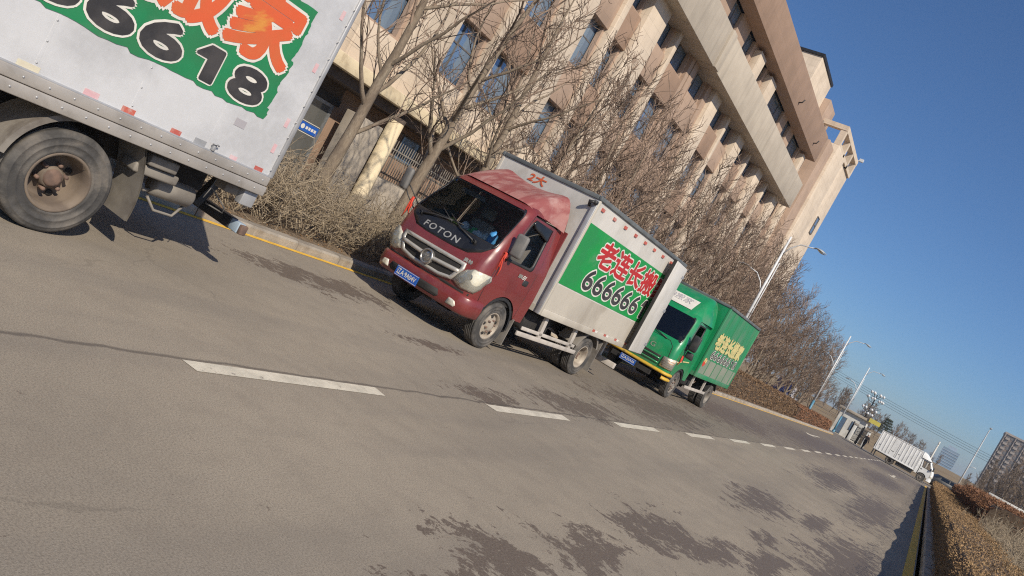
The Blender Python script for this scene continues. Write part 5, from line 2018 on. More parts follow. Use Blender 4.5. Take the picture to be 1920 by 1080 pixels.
def mk_mesh(name, V, F, mat):
    me = bpy.data.meshes.new(name)
    me.from_pydata(V, [], F)
    me.materials.append(M(mat))
    me.polygons.foreach_set('use_smooth', [True] * len(F))
    me.update()
    return me


def tree_meshes(seed, H, r0, fork, limbs, secs, twigs, spread, twig_mat='twig', rmin=0.0045, lean=0.05, lift=0.05, twig_len=0.85):
    rg = random.Random(seed)
    TV, TF, CV, CF = [], [], [], []
    tp = branch_path(rg, Vector((0, 0, -0.1)), Vector((rg.uniform(-lean, lean), rg.uniform(-lean, lean), 1)), H * 0.86, 12, 0.055, 0.03)
    tr = [r0 * (1.18 if i == 0 else 1.0) * (1 - 0.93 * (i / 12) ** 0.9) + 0.006 for i in range(13)]
    # small burrs on the trunk
    tube_fast(TV, TF, tp, tr, 10)
    for i in range(limbs):
        t = fork + (0.97 - fork) * ((i + rg.uniform(0, 0.8)) / limbs)
        p, d = at_path(tp, t)
        az = i * 2.4 + rg.uniform(-0.5, 0.5)
        ang = R(rg.uniform(38, 68)) * (1 - 0.35 * t)
        out = Vector((math.cos(az), math.sin(az), 0))
        dd = d * math.cos(ang) + out * math.sin(ang)
        L = spread * H * rg.uniform(0.26, 0.42) * (1.15 - 0.55 * t)
        rl = max(0.012, r0 * 0.42 * (1.1 - t) * rg.uniform(0.7, 1.1))
        lp = branch_path(rg, p, dd, L, 7, 0.16, lift)
        lr = [rl * (1 - 0.85 * k / 7) + 0.004 for k in range(8)]
        (tube_fast(TV, TF, lp, lr, 6) if rl > 0.03 else tube_fast(CV, CF, lp, lr, 5))
        ns = max(3, int(secs * (0.6 + 0.6 * (1 - t))))
        for j in range(ns):
            u = 0.15 + 0.85 * (j + rg.random()) / ns
            q, e = at_path(lp, min(u, 0.99))
            e2 = side_dir(rg, e, R(rg.uniform(28, 62)))
            e2.z += 0.18
            L2 = L * rg.uniform(0.28, 0.5) * (1.15 - 0.5 * u)
            sp = branch_path(rg, q, e2, L2, 5, 0.2, lift * 0.8)
            r2 = max(rmin * 1.4, rl * 0.34 * (1.1 - u * 0.6))
            tube_fast(CV, CF, sp, [r2 * (1 - 0.7 * k / 5) + 0.002 for k in range(6)], 4)
            for k in range(twigs):
                w_ = 0.1 + 0.9 * (k + rg.random()) / twigs
                a_, f_ = at_path(sp, min(w_, 0.99))
                f2 = side_dir(rg, f_, R(rg.uniform(25, 65)))
                f2.z += 0.12
                L3 = twig_len * rg.uniform(0.35, 1.0) * (L2 / 1.2) ** 0.5
                xp = branch_path(rg, a_, f2, L3, 3, 0.22, lift * 0.6)
                tube_fast(CV, CF, xp, [rmin * 1.25, rmin * 1.1, rmin * 0.95, rmin * 0.7], 3)
    return mk_mesh('trunk', TV, TF, 'bark'), mk_mesh('crown', CV, CF, twig_mat)


def plant_tree(meshes, loc, rz, sc, label, group, name='bare_tree'):
    o = empty(name, loc, rz)
    o.scale = (sc, sc, sc)
    tag(o, label, 'tree', group)
    inst('trunk', meshes[0], o)
    inst('crown', meshes[1], o)
    return o


near_trees = [tree_meshes(11 + i, 9.5, 0.155, 0.22, 17, 7, 6, 0.95, 'twig', 0.0066, 0.04, 0.05) for i in range(3)]
row_trees = [tree_meshes(40 + i, 8.2, 0.10, 0.12, 19, 7, 6, 0.95, 'twig', 0.0090, 0.05, 0.09, 1.0) for i in range(4)]
tall_trees = [tree_meshes(60 + i, 11.5, 0.12, 0.16, 19, 7, 5, 0.8, 'twig', 0.0095, 0.05, 0.13, 1.0) for i in range(3)]
G = 'bare roadside trees in front of the office building'
plant_tree(near_trees[0], (-11.9, 11.75, 0.08), 0.4, 1.0, 'bare tree nearest the glass entrance doors, beside the grey pier', G)
plant_tree(near_trees[1], (-11.9, 14.35, 0.08), 2.1, 1.05, 'bare tree with thick pale trunk directly behind the red cab', G)
plant_tree(near_trees[2], (-12.2, 17.0, 0.08), 4.0, 1.0, 'bare tree rising above the front edge of the red truck box', G)
plant_tree(near_trees[0], (-15.0, 8.4, 0.08), 3.3, 0.9, 'bare tree behind the upper corner of the aluminium-sided truck', G)
ordn = ['first', 'second', 'third', 'fourth', 'fifth', 'sixth', 'seventh', 'eighth', 'ninth', 'tenth', 'eleventh', 'twelfth', 'thirteenth', 'fourteenth', 'fifteenth',
        'sixteenth', 'seventeenth', 'eighteenth', 'nineteenth', 'twentieth', 'twenty-first', 'twenty-second', 'twenty-third', 'twenty-fourth', 'twenty-fifth']
y = 20.0
i = 0
while y < 84 and i < 25:
    me = row_trees[i % 4]
    plant_tree(me, (-11.9 + rng.uniform(-0.35, 0.35), y, 0.08), rng.uniform(0, 6.28), rng.uniform(0.88, 1.1),
               'bare tree of the dense kerbside row, %s one beyond the red truck' % ordn[i], G)
    y += rng.uniform(2.3, 3.0)
    i += 1
y = 23.0
i = 0
while y < 84 and i < 20:
    me = tall_trees[i % 3]
    plant_tree(me, (-15.6 + rng.uniform(-0.6, 0.6), y, 0.08), rng.uniform(0, 6.28), rng.uniform(0.85, 1.1),
               'bare tree of the back row close to the building, %s from the near end' % ordn[i], G)
    y += rng.uniform(3.0, 4.0)
    i += 1


# bare unpruned shrubs on the near verge
def shrub_mesh(seed, H, stems, mat='shrub_twig'):
    rg = random.Random(seed)
    V, F = [], []
    for i in range(stems):
        az = rg.uniform(0, 6.28)
        b = Vector((0.16 * math.cos(az) * rg.random(), 0.16 * math.sin(az) * rg.random(), -0.03))
        d = Vector((math.cos(az) * 0.75, math.sin(az) * 0.75, 1.0))
        L = H * rg.uniform(0.75, 1.1)
        sp = branch_path(rg, b, d, L, 6, 0.28, 0.03)
        r = rg.uniform(0.010, 0.019)
        tube_fast(V, F, sp, [r * (1 - 0.72 * k / 6) for k in range(7)], 5)
        for j in range(8):
            u = 0.2 + 0.78 * (j + rg.random()) / 8
            q, e = at_path(sp, min(u, 0.99))
            s2 = branch_path(rg, q, side_dir(rg, e, R(rg.uniform(35, 80))), H * rg.uniform(0.22, 0.45), 4, 0.38, 0.04)
            tube_fast(V, F, s2, [0.0072, 0.0062, 0.0052, 0.0042, 0.003], 4)
            for k in range(4):
                w_, f_ = at_path(s2, min(0.99, 0.2 + 0.8 * (k + rg.random()) / 4))
                s3 = branch_path(rg, w_, side_dir(rg, f_, R(rg.uniform(30, 80))), H * rg.uniform(0.08, 0.2), 2, 0.4, 0.03)
                tube_fast(V, F, s3, [0.0046, 0.0038, 0.0026], 3)
    return mk_mesh('stems', V, F, mat)


shrub_me = [shrub_mesh(70 + i, 1.25, 13) for i in range(4)]
sp_ = []
y = 5.6
while y < 27:
    sp_.append((-9.75 + rng.uniform(-0.15, 0.2), y)); sp_.append((-10.75 + rng.uniform(-0.2, 0.2), y + 0.4))
    y += rng.uniform(0.72, 0.95) if y < 14 else rng.uniform(1.2, 1.6)
for i, (x, y) in enumerate(sp_):
    o = empty('bare_shrub', (x, y, 0.1), rng.uniform(0, 6.28))
    s = rng.uniform(0.85, 1.15)
    o.scale = (s, s, s * rng.uniform(0.85, 1.05))
    row = 'kerb side' if i % 2 == 0 else 'building side'
    tag(o, 'tangled leafless shrub on the %s of the verge, %s along from the left truck' % (row, ordn[min(24, i // 2)]), 'shrub', 'leafless shrubs on the left verge')
    inst('stems', shrub_me[i % 4], o)


# clipped hedges: a dark core inside a coat of tiny leaves and twig ends
def hedge(name, label, x0, x1, y0, y1, h0, h1, leaf_mat, n_leaf, leaf, seed, ybias=1.0, wav=0.06, base=0.0):
    rg = random.Random(seed)
    root = tag(empty(name, ((x0 + x1) / 2, y0, base)), label, 'hedge')
    ox, oy = -(x0 + x1) / 2, -y0

    def hh(y): return (h0 + (h1 - h0) * (y - y0) / (y1 - y0)) + wav * mnoise.noise(Vector((y * 0.45, seed, 0)))
    def wob(y, z): return wav * 0.8 * mnoise.noise(Vector((y * 0.8, z * 1.5, seed + 5)))
    c = MB()
    ysl = []
    y = y0
    while y < y1:
        ysl.append(y)
        y += 0.35 if y < 40 else 1.2
    ysl.append(y1)
    prof = [(0, 0), (0, .5), (0.02, .88), (0.12, 0.985), (0.5, 1.0), (0.88, 0.985), (0.98, .88), (1, .5), (1, 0)]
    ins = 0.05
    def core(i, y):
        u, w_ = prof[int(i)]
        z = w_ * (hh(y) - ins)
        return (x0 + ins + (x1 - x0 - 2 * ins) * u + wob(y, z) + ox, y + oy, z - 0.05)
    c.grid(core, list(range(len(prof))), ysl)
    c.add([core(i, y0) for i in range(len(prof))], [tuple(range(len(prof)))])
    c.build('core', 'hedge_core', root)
    V, F = [], []
    for i in range(n_leaf):
        y = y0 + (y1 - y0) * (rg.random() ** ybias)
        H_ = hh(y)
        r_ = rg.random()
        per = 2 * H_ + (x1 - x0)
        q = r_ * per
        jit = rg.gauss(0, 0.028)
        if q < H_: x, z, nx, nz = x0, q, -1, 0
        elif q < H_ + (x1 - x0): x, z, nx, nz = x0 + q - H_, H_, 0, 1
        else: x, z, nx, nz = x1, q - H_ - (x1 - x0), 1, 0
        if z > H_ * 0.9 and nx: x += -nx * 0.05
        x += nx * (jit - 0.01) + wob(y, z); z += nz * (jit - 0.01)
        s = leaf * rg.uniform(0.6, 1.4) * (1.0 + max(0, y - 20) * 0.02)
        if rg.random() < 0.5:
            d = Vector((nx * 0.6 + rg.uniform(-.6, .6), rg.uniform(-.8, .8), nz * 0.6 + rg.uniform(-.2, .9))).normalized() * s * 1.5
            w_ = d.cross(Vector((rg.uniform(-1, 1), rg.uniform(-1, 1), rg.uniform(-1, 1)))).normalized() * s * 0.14
        else:
            d = Vector((rg.uniform(-1, 1), rg.uniform(-1, 1), rg.uniform(-1, 1))).normalized() * s
            w_ = d.cross(Vector((rg.uniform(-1, 1), rg.uniform(-1, 1), rg.uniform(-1, 1)))).normalized() * s * 0.45
        if i % 25 == 0:
            y = y0 + abs(jit)
            x = rg.uniform(x0, x1)
            z = rg.uniform(0.02, 1.0) * hh(y0)
        p = Vector((x + ox, y + oy, z))
        o = len(V)
        V += [tuple(p - w_ * 0.6), tuple(p + d * 0.5 - w_), tuple(p + d), tuple(p + d * 0.5 + w_)]
        F.append((o, o + 1, o + 2, o + 3))
    me = bpy.data.meshes.new('leaves')
    me.from_pydata(V, [], F)
    me.materials.append(M(leaf_mat))
    lo = inst('leaves', me, root)
    lo['kind'] = 'stuff'
    return root


hedge('clipped_hedge', 'clipped brown hedge along the left kerb between the green truck and the gate', -10.5, -9.25, 26.5, 62.0, 1.45, 1.25, 'hedge_brown', 26000, 0.05, 3)
hedge('clipped_hedge', 'lower russet hedge on the left verge ending at the gatehouse', -10.4, -9.2, 63.0, 85.0, 1.15, 1.0, 'hedge_russet', 9000, 0.05, 4)
hedge('clipped_hedge', 'long tan clipped hedge running along the right kerb', 0.86, 1.95, 5.0, 80.0, 0.92, 0.90, 'hedge_tan', 100000, 0.022, 5, 1.9, 0.07)
hedge('clipped_hedge', 'rounded russet hedge mass beyond the tan hedge on the right', 2.15, 6.0, 34.0, 56.0, 1.62, 1.75, 'hedge_russet', 40000, 0.05, 6, 1.2, 0.2, 0.1)
hedge('clipped_hedge', 'dark russet hedge farther along on the right near the far truck', 2.5, 4.6, 61.0, 84.0, 1.45, 1.35, 'hedge_russet', 18000, 0.06, 8, 1.0, 0.2, 0.1)

# tangle of bare stems in front of the russet mass
rs_me = [shrub_mesh(90 + i, 1.25, 16, 'shrub_twig') for i in range(2)]
for i in range(14):
    o = empty('bare_shrub', (2.55 + rng.uniform(-0.2, 0.35), 16.0 + i * 1.25, 0.0), rng.uniform(0, 6.28))
    tag(o, 'bare stemmy shrub behind the tan hedge on the right, %s from the camera' % ordn[i], 'shrub', 'stemmy shrubs behind the right hedge')
    o.scale = (1, 1, rng.uniform(0.9, 1.15))
    inst('stems', rs_me[i % 2], o)

# trees right of the road, in front of the flats
right_trees = [tree_meshes(120 + i, 9.0, 0.11, 0.12, 18, 7, 6, 0.62, 'twig_far', 0.013, 0.05, 0.14, 1.0) for i in range(2)]
for i in range(26):
    rowk = i % 2
    X_ = 4.0 + (i // 2) * 0.95 + rng.uniform(-0.3, 0.3)
    Y_ = 110.0 + rowk * 10 + rng.uniform(-3, 3)
    plant_tree(right_trees[i % 2], (X_ * (1.0 if rowk == 0 else 1.12) , Y_, ground_h(X_, Y_)), rng.uniform(0, 6.28), rng.uniform(0.8, 1.05) * (0.45, 0.6, 0.75, 0.85, 0.95, 1.0)[min(5, i // 2)],
               'bare tree before the flats, %s from the left in the %s row' % (ordn[i // 2], 'front' if rowk == 0 else 'back'), 'bare trees in front of the flats')
# low wooded rise beyond the junction
far_trees = [tree_meshes(150 + i, 6.5, 0.10, 0.12, 15, 6, 5, 0.85, 'twig_far', 0.02, 0.05, 0.12, 1.0) for i in range(2)]
for i in range(24):
    X_ = -26 + i * 1.15 + rng.uniform(-0.5, 0.5)
    Y_ = 168 + rng.uniform(-14, 14)
    s = 0.95 - 0.5 * max(0, (X_ + 14) / 16)
    plant_tree(far_trees[i % 2], (X_, Y_, ground_h(X_, Y_)), rng.uniform(0, 6.28), s * rng.uniform(0.85, 1.1),
               'small bare tree on the rise beyond the junction, %s from the left' % ordn[i], 'bare trees on the far rise')


# a dark evergreen above the far truck's box
def conifer(loc, H, label):
    o = tag(empty('pine_tree', loc), label, 'tree')
    t = MB()
    t.tube([(0, 0, 0), (0.1, 0, H * 0.5), (0.05, 0, H)], [0.14, 0.10, 0.03], 7)
    t.build('trunk', 'bark', o)
    rg = random.Random(5)
    V, F = [], []
    for i in range(2600):
        k = rg.random()
        lay = int(rg.random() * 6)
        z = H * (0.42 + 0.1 * lay) + rg.gauss(0, 0.10)
        a_ = rg.choice((0.3, 1.5, 2.9, 4.1, 5.3)) + lay + rg.gauss(0, 0.25)
        r_ = (1.5 - 0.18 * lay) * k ** 0.6
        p = Vector((r_ * math.cos(a_), r_ * math.sin(a_), z + 0.15 * r_))
        d = Vector((rg.uniform(-1, 1), rg.uniform(-1, 1), rg.uniform(-.3, 1))).normalized() * 0.16
        w_ = d.cross(Vector((rg.uniform(-1, 1), rg.uniform(-1, 1), rg.uniform(-1, 1)))).normalized() * 0.045
        q = len(V)
        V += [tuple(p - w_), tuple(p + d), tuple(p + w_)]
        F.append((q, q + 1, q + 2))
    me = bpy.data.meshes.new('crown')
    me.from_pydata(V, [], F)
    me.materials.append(M('evergreen'))
    inst('crown', me, o)


conifer((-8.6, 150, ground_h(-8.6, 150)), 4.6, 'dark evergreen standing above the far white truck box')
# ------------------------------------------------------------------ street furniture and far things
def street_lamp(x, y, label, h=8.3):
    o = tag(empty('street_lamp', (x, y, 0.05)), label, 'street lamp', 'twin-arm street lamps on the left verge')
    m = MB()
    m.tube([(0, 0, 0), (0, 0, 2.0)], [0.11, 0.10], 12)
    m.lathe([(0, 0.16), (0.25, 0.16), (0.3, 0.11)], 'z', n=12)
    m.build('pole_base', 'pole_blue', o)
    m = MB()
    m.tube([(0, 0, 2.0), (0, 0, h)], [0.085, 0.05], 12)
    m.tube([(0.13, 0, 3.0), (0.13, 0, h - 1.4)], 0.025, 8)
    for z in (3.0, 4.4, 5.8, h - 1.5):
        m.box((-0.02, -0.02, z), (0.14, 0.02, z + 0.05))
    m.build('pole', 'pole_white', o)
    for sx, L, zt in ((1, 1.15, h - 0.05), (-1, 1.0, h - 2.15)):
        a = MB()
        z0 = zt - 0.9
        a.tube([(0.02 * sx, 0, z0), (0.25 * sx, 0, z0 + 0.45), (0.6 * sx, 0, z0 + 0.78), (0.95 * L * sx, 0, zt - 0.05), (1.15 * L * sx, 0, zt)], 0.03, 8)
        arm = a.build('arm', 'pole_white', o)
        hd = MB()
        def head(u, v, sx=sx, zt=zt, L=L):
            xx = 1.1 * L + 0.62 * v
            w_ = 0.15 * math.sin(min(1, v * 1.25 + 0.12) * math.pi) ** 0.6 + 0.01
            return (sx * xx, w_ * math.cos(u), zt + 0.02 - 0.10 * v + 0.09 * max(0, math.sin(u)) * math.sin(math.pi * v * 0.9 + 0.15))
        hd.grid(head, [2 * math.pi * k / 16 for k in range(17)], [k / 8 for k in range(9)])
        h_ = hd.build('lamp_head', 'lamp_shade', arm)
        gl = MB()
        gl.grid(lambda u, v: (sx * (1.2 * L + 0.45 * v), 0.11 * u * math.sin(math.pi * (0.15 + 0.7 * v)), zt - 0.02 - 0.09 * v - 0.06 * (1 - u * u) * math.sin(math.pi * v)), [-1, -.5, 0, .5, 1], [k / 6 for k in range(7)])
        gl.build('lamp_cover', 'lamp_glass', arm)
    return o


street_lamp(-9.95, 39.0, 'twin-arm white street lamp rising behind the green truck box')
street_lamp(-9.95, 72.5, 'twin-arm white street lamp with blue base midway along the left hedge')
street_lamp(-9.95, 97.0, 'twin-arm white street lamp farthest off beside the gatehouse')

# single pole right of the junction
o = tag(empty('street_lamp', (4.0, 130, ground_h(4, 130))), 'tall slim white lamp post right of the far truck', 'street lamp')
m = MB()
m.tube([(0, 0, 0), (0, 0, 5.0), (0, 0, 9.2), (0.05, -0.2, 9.6)], [0.12, 0.09, 0.06, 0.04], 10)
m.tube([(0, 0, 3.4), (0.5, 0, 3.75), (0.9, 0, 3.75)], 0.04, 6)
m.build('pole', 'pole_white', o)
m = MB()
m.box((-0.12, -0.75, 9.55), (0.2, -0.1, 9.72), 0, 0.05)
m.build('lamp_head', 'lamp_shade', o)

# many-globed lamp by the gate
gl_root = tag(empty('globe_lamp', (-8.9, 110, 0)), 'ornamental lamp post with clusters of white globes by the gate', 'street lamp')
m = MB()
m.tube([(0, 0, 0), (0, 0, 6.6)], [0.13, 0.06], 10)
arms = []
for z, n, r_ in ((6.3, 6, 0.75), (5.6, 7, 1.0), (4.2, 7, 0.85), (3.6, 5, 0.6)):
    for k in range(n):
        a_ = 2 * math.pi * k / n + z
        e = (r_ * math.cos(a_), r_ * math.sin(a_), z + 0.25)
        m.tube([(0, 0, z - 0.15), (e[0] * 0.6, e[1] * 0.6, z - 0.1), e], 0.022, 5)
        arms.append(e)
m.build('post', 'iron', gl_root)
gm = MB()
gm.lathe([(-0.17, 0.001), (-0.13, 0.10), (-0.05, 0.16), (0.05, 0.165), (0.13, 0.11), (0.17, 0.001)], 'z', (0, 0, 0.15), 10)
gme = gm.mesh('globe', 'pole_white')
for e in arms:
    inst('globe', gme, gl_root, e)

# gatehouse
gh = tag(empty('gatehouse', (-9.6, 106.5, 0)), 'small white flat-roofed gatehouse at the end of the left hedge', 'building')
m = MB()
m.box((-1.6, -1.4, -0.1), (1.6, 1.4, 3.0))
m.build('wall', 'wall_white', gh)
m = MB()
m.box((-1.95, -1.75, 3.0), (1.95, 1.75, 3.3), 0, 0.03)
m.build('roof', 'grey_plaster', gh)
for x0, x1, z0, z1 in ((-1.2, -0.5, 0.05, 2.2), (0.1, 1.0, 1.0, 2.2)):
    m = MB()
    m.box((x0, -1.43, z0), (x1, -1.39, z1))
    wn_ = m.build('window' if z0 > 0.5 else 'door', 'bronze_frame', gh)
    m = MB()
    m.box((x0 + 0.06, -1.45, z0 + 0.06), (x1 - 0.06, -1.431, z1 - 0.06))
    m.build('pane', 'window_glass', wn_)
m = MB()
m.box((1.62, -1.0, 0.9), (1.66, 0.6, 2.2))
m.build('window', 'window_glass', gh)
m = MB()
m.box((1.7, -1.9, 3.05), (3.0, -1.8, 3.55))
m.build('yellow_sign', 'sign_yellow', gh)

# iron gate posts and leaves
for gxp, lab in ((-8.9, 'black iron gate leaf left of the walking people, beside the gatehouse'), (-7.7, 'black iron gate leaf folded nearest the walking people')):
    g0 = tag(empty('iron_gate', (gxp, 101.5, 0.0), R(25 if gxp < -8 else 60)), lab, 'gate', 'black iron gate leaves')
    m = MB()
    m.box((-0.06, -0.06, 0), (0.06, 0.06, 2.3)); m.box((1.1, -0.06, 0), (1.2, 0.06, 2.1))
    m.box((0.06, -0.03, 0.15), (1.1, 0.03, 0.23)); m.box((0.06, -0.03, 1.8), (1.1, 0.03, 1.88)); m.box((0.06, -0.03, 1.0), (1.1, 0.03, 1.06))
    m.build('frame', 'iron', g0)
    m = MB()
    for k in range(9):
        m.tube([(0.14 + k * 0.11, 0, 0.2), (0.14 + k * 0.11, 0, 2.0)], 0.022, 5)
    for k in range(4):
        m.lathe([(-0.02, 0.10), (0.02, 0.13)], 'y', (0.22 + k * 0.24, 0, 1.4), 10)
    m.build('bars', 'iron', g0)
for k, gxp in enumerate((-8.6, -6.95)):
    g0 = tag(empty('gate_pillar', (gxp, 101.2, 0)), 'pale gate pillar %s' % ('beside the gatehouse wall' if k == 0 else 'just behind the walking people'), 'pillar', 'pale gate pillars')
    m = MB()
    m.box((-0.18, -0.18, 0), (0.18, 0.18, 2.0), 0, 0.02)
    m.build('shaft', 'wall_white', g0)
    m = MB()
    m.box((-0.24, -0.24, 2.0), (0.24, 0.24, 2.14), 0, 0.02)
    m.build('cap', 'grey_plaster', g0)

# utility poles and the wires across
for k, (x, y, lab) in enumerate(((-0.45, 120, 'pale utility pole rising behind the far white truck'), (-24.0, 118, 'utility pole hidden among the trees left of the gate'), (30.0, 122, 'utility pole in front of the flats on the right'))):
    u_ = tag(empty('utility_pole', (x, y, ground_h(x, y))), lab, 'pole', 'utility poles')
    m = MB()
    m.tube([(0, 0, 0), (0, 0, 6.6 if k else 5.0)], [0.15, 0.10], 10)
    m.build('pole', 'wall_white', u_)
    m = MB()
    m.box((-0.06, -0.9, 6.0 if k else 4.6), (0.06, 0.9, 6.1 if k else 4.7))
    m.build('crossarm', 'dusty_metal', u_)
for k in range(4):
    m = MB()
    pts = []
    for i in range(25):
        t = i / 24
        pts.append((-24 + 54 * t, 118 + 4 * t + 0.55 * (k - 1.5), 6.95 + 0.32 * (k - 1.5) - 0.9 * math.sin(math.pi * t) + 0.6 * (1 - t)))
    m.tube([(p[0], p[1], p[2]) for p in pts], 0.016, 4)
    o = m.build('overhead_wire', 'iron')
    tag(o, ('lowest', 'second lowest', 'second highest', 'highest')[k] + ' of the four overhead wires strung above the junction', 'wire', 'overhead wires')


# parked vehicles behind the left hedge, and a dark car beyond the far truck
def small_vehicle(name, loc, rz, label, cat, paint, L, W, prof, wins, group=None):
    """prof: side outline (y, z); wins: side windows as (y0, y1, z0, z1)"""
    o = tag(empty(name, loc, rz), label, cat, group)
    m = MB()
    n = len(prof)
    secs = [(-W / 2, 0.93), (-W / 2 + 0.10, 1.0), (W / 2 - 0.10, 1.0), (W / 2, 0.93)]
    cz = 0.8
    vs = []
    for x, k in secs:
        for y, z in prof:
            tw = 1.0 - 0.16 * max(0, (z - 0.95)) if abs(x) > W / 2 - 0.05 else 1.0 - 0.12 * max(0, (z - 0.95))
            vs.append((x * tw, y * k, cz + (z - cz) * k))
    fs = []
    for s_ in range(3):
        for k in range(n):
            k2 = (k + 1) % n
            fs.append((s_ * n + k, s_ * n + k2, (s_ + 1) * n + k2, (s_ + 1) * n + k))
    fs += [tuple(range(n - 1, -1, -1)), tuple(range(3 * n, 4 * n))]
    m.add(vs, fs, 0, True)
    m.build('body', paint, o)
    for (y0, y1, z0, z1) in wins:
        for sx in (-1, 1):
            g_ = MB()
            def xw(z): return sx * (W / 2 * (1 - 0.16 * max(0, z - 0.95)) + 0.006)
            g_.add([(xw(z0), y0, z0), (xw(z0), y1, z0), (xw(z1), y1 - 0.06, z1), (xw(z1), y0 + 0.06, z1)], [(0, 1, 2, 3)])
            g_.build('side_window', 'dark_cab_glass', o)
    for sx in (-1, 1):
        for y in (-L * 0.3, L * 0.3):
            w_ = MB()
            w_.lathe([(-0.1, 0.18), (-0.1, 0.27), (-0.06, 0.31), (0.06, 0.31), (0.1, 0.27), (0.1, 0.18)], 'x', (sx * (W / 2 - 0.09), y, 0.31), 20)
            wh = w_.build('wheel', 'tyre', o)
            r_ = MB()
            r_.lathe([(sx * 0.08, 0.19), (sx * 0.05, 0.1), (sx * 0.06, 0.001)], 'x', (sx * (W / 2 - 0.09), y, 0.31), 14)
            r_.build('rim', 'silver_paint', wh)
        tl = MB()
        tl.box((sx * (W / 2 - 0.3), -L / 2 - 0.01 + 0.05, 0.75), (sx * (W / 2 - 0.05), -L / 2 + 0.12, 0.92), 0, 0.02)
        tl.build('tail_lamp', 'tail_red', o)
    return o


van_prof = [(-2.3, 0.35), (-2.35, 0.9), (-2.3, 2.2), (-2.15, 2.5), (1.1, 2.52), (1.5, 2.35), (2.1, 1.4), (2.35, 1.15), (2.4, 0.4)]
van_w = [(-2.0, -0.9, 1.4, 2.2), (-0.75, 0.35, 1.4, 2.2), (0.5, 1.5, 1.4, 2.15)]
small_vehicle('parked_van', (-13.6, 78.0, 0.09), R(186), 'dark blue high-roofed van parked behind the left hedge', 'van', 'van_blue', 4.3, 1.75, van_prof, van_w)
small_vehicle('parked_van', (-13.8, 84.0, 0.0), R(183), 'pale grey van parked behind the hedge beyond the blue van', 'van', 'van_grey', 4.3, 1.75, van_prof, van_w)
sed = [(-2.2, 0.35), (-2.25, 0.85), (-1.9, 0.98), (-1.25, 1.38), (0.3, 1.42), (1.0, 1.0), (2.0, 0.88), (2.25, 0.7), (2.2, 0.32)]
sw_ = [(-1.35, -0.45, 0.98, 1.32), (-0.4, 0.75, 0.98, 1.33)]
small_vehicle('parked_car', (-13.0, 71.0, 0.09), R(184), 'dark blue low car parked behind the hedge by the middle street lamp', 'car', 'van_blue', 4.4, 1.75, sed, sw_)
small_vehicle('parked_car', (2.4, 97.0, 0.15), R(-70), 'black car partly hidden beyond the far white truck', 'car', 'car_black', 4.4, 1.75, sed, sw_)


# two people walking by the gate
def person(loc, rz, label, stride, cap):
    import mathutils
    verts = [(0, 0, 0.95), (0, 0, 1.15), (0, 0.02, 1.38), (0, 0.02, 1.50), (0, 0.0, 1.60), (0, 0.01, 1.70)]
    rad = [0.17, 0.165, 0.19, 0.07, 0.085, 0.08]
    edges = [(0, 1), (1, 2), (2, 3), (3, 4), (4, 5)]
    for s_ in (-1, 1):
        f = stride * s_
        b = len(verts)
        verts += [(0.10 * s_, 0, 0.90), (0.11 * s_, -f * 0.45, 0.50), (0.11 * s_, -f * 0.7 + 0.06, 0.09), (0.12 * s_, -f * 0.7 - 0.10, 0.04)]
        rad += [0.115, 0.075, 0.05, 0.045]
        edges += [(0, b), (b, b + 1), (b + 1, b + 2), (b + 2, b + 3)]
        b = len(verts)
        verts += [(0.20 * s_, 0.02, 1.40), (0.25 * s_, f * 0.35 + 0.03, 1.13), (0.25 * s_, f * 0.6 - 0.06, 0.90), (0.25 * s_, f * 0.66 - 0.08, 0.80)]
        rad += [0.075, 0.058, 0.045, 0.04]
        edges += [(2, b), (b, b + 1), (b + 1, b + 2), (b + 2, b + 3)]
    me = bpy.data.meshes.new('person')
    me.from_pydata(verts, edges, [])
    ob = bpy.data.objects.new('person', me)
    col.objects.link(ob)
    sk = ob.modifiers.new('skin', 'SKIN')
    for i, sv in enumerate(me.skin_vertices[0].data):
        sv.radius = (rad[i], rad[i] * (0.72 if i < 3 else 1.0))
        sv.use_root = (i == 0)
    sb = ob.modifiers.new('sub', 'SUBSURF')
    sb.levels = sb.render_levels = 2
    dg = bpy.context.evaluated_depsgraph_get()
    m2 = bpy.data.meshes.new_from_object(ob.evaluated_get(dg))
    bpy.data.objects.remove(ob)
    m2.materials.clear()
    for q in ('coat_dark', 'trouser_dark', 'skin', 'black_plastic'):
        m2.materials.append(M(q))
    for p in m2.polygons:
        z = p.center.z
        p.use_smooth = True
        if z > 1.49: p.material_index = 2
        elif z < 0.10: p.material_index = 3
        elif z < 0.80 and abs(p.center.x) < 0.19: p.material_index = 1
        elif z < 0.86 and abs(p.center.x) > 0.2: p.material_index = 2
        else: p.material_index = 0
    o = bpy.data.objects.new('person', m2)
    col.objects.link(o)
    o.location = loc
    o.rotation_euler = (0, 0, rz)
    tag(o, label, 'person', 'people by the gate')
    h = MB()
    h.grid(lambda u, v: (0.098 * math.cos(u) * math.sin(v), 0.008 + 0.108 * math.sin(u) * math.sin(v) + 0.012, 1.665 + 0.105 * math.cos(v)), [2 * math.pi * k / 14 for k in range(15)], [0.02 + 1.55 * k / 6 for k in range(7)])
    if cap: h.box((-0.06, -0.17, 1.665), (0.06, -0.09, 1.68))
    h.build('cap' if cap else 'hair', 'cap_white' if cap else 'hair_black', o)
    f_ = MB()
    f_.obox((0, -0.085, 1.605), (0.022, 0.03, 0.045), (0, 0, 0))
    for sx in (-1, 1):
        f_.obox((sx * 0.035, -0.074, 1.635), (0.02, 0.01, 0.012), (0, 0, 0))
        f_.obox((sx * 0.092, 0.0, 1.615), (0.012, 0.03, 0.05), (0, 0, 0))
    f_.obox((0, -0.078, 1.565), (0.04, 0.01, 0.008), (0, 0, 0))
    f_.build('face', 'skin', o)


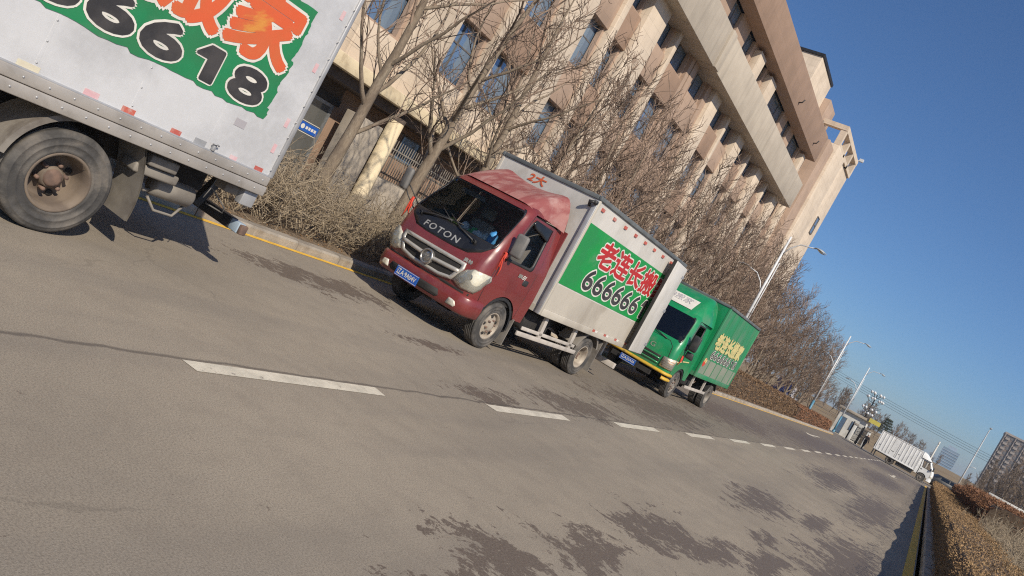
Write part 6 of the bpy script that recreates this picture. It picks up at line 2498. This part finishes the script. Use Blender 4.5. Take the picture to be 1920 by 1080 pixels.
person((-6.35, 93.5, 0.0), R(160), 'person in dark coat with a pale cap walking by the gate', 0.28, True)
person((-5.25, 94.5, 0.0), R(175), 'bare-headed person in dark jacket walking behind the far truck', -0.22, False)


# flats on the right and a glass tower far off
def flats(x0, y0, w_, d_, h, label, floors):
    o = tag(empty('apartment_block', (x0, y0, 3.0)), label, 'building', 'flats on the right')
    m = MB()
    m.box((0, 0, -4), (w_, d_, h))
    m.build('wall', 'apartment_wall', o)
    nb = int(w_ / 5)
    fh = h / floors
    bal = MB()
    bal.box((0.3, -1.0, 0.1), (2.3, -0.02, 1.25))
    bme = bal.mesh('balcony', 'apartment_light')
    wn2 = MB()
    wn2.box((0, -0.12, 0), (1.5, -0.02, 1.6))
    wme = wn2.mesh('window', 'bronze_frame')
    for b_ in range(nb):
        pm = MB()
        pm.box((b_ * 5 + 0.1, -0.6, -4), (b_ * 5 + 0.5, -0.01, h + 0.8))
        pm.build('pier', 'apartment_light', o)
        for f in range(floors):
            inst('balcony', bme, o, (b_ * 5 + 0.6, 0, f * fh))
            inst('window', wme, o, (b_ * 5 + 3.2, 0, f * fh + 0.9))
            inst('window', wme, o, (b_ * 5 + 0.9, 0, f * fh + 1.4))
    m = MB()
    m.box((-0.3, -0.7, h), (w_ + 0.3, d_ + 0.3, h + 1.0))
    m.build('roof_edge', 'apartment_light', o)


flats(22.5, 500, 22, 14, 34.0, 'tall brown block of flats with pale balcony columns, nearest the lamp post', 12)
flats(46.5, 495, 24, 14, 32.0, 'block of flats at the right edge of the picture, partly cut off', 12)
tw = tag(empty('glass_tower', (1.5, 1000, 3)), 'hazy blue glass building far behind the utility pole', 'building')
m = MB()
m.box((0, 0, -5), (17, 14, 27))
m.build('wall', 'tower_glass', tw)
m = MB()
for k in range(9):
    m.box((-0.2, -0.4, k * 3.0), (17.2, 14.4, k * 3.0 + 0.7))
m.build('floor_bands', 'tower_frame', tw)
m = MB()
m.box((4, 4, 27), (13, 12, 31))
m.build('roof_plant', 'tower_frame', tw)
# low pale wall on the right between hedge and flats
o = MB()
o.box((5.9, 100, 0.0), (9.6, 100.3, 2.45), 0, 0.02)
tag(o.build('boundary_wall', 'wall_white'), 'low pale boundary wall below the bare trees on the right', 'wall')

# ------------------------------------------------------------------ the air: faint even haze round everything
hz = MB()
hz.box((-2700, -600, -1.2), (2700, 3800, 48.0))
hm = bpy.data.materials.new('haze_air')
hm.use_nodes = True
ht = hm.node_tree
ht.nodes.clear()
ho = ht.nodes.new('ShaderNodeOutputMaterial')
hv = ht.nodes.new('ShaderNodeVolumePrincipled')
hv.inputs['Color'].default_value = (0.86, 0.92, 1.0, 1.0)
hv.inputs['Density'].default_value = 0.0003
hv.inputs['Anisotropy'].default_value = 0.2
ht.links.new(hv.outputs[0], ho.inputs['Volume'])
hzo = hz.build('haze', hm)
tag(hzo, 'faint blue-grey haze filling the air over the road', 'haze', kind='stuff')
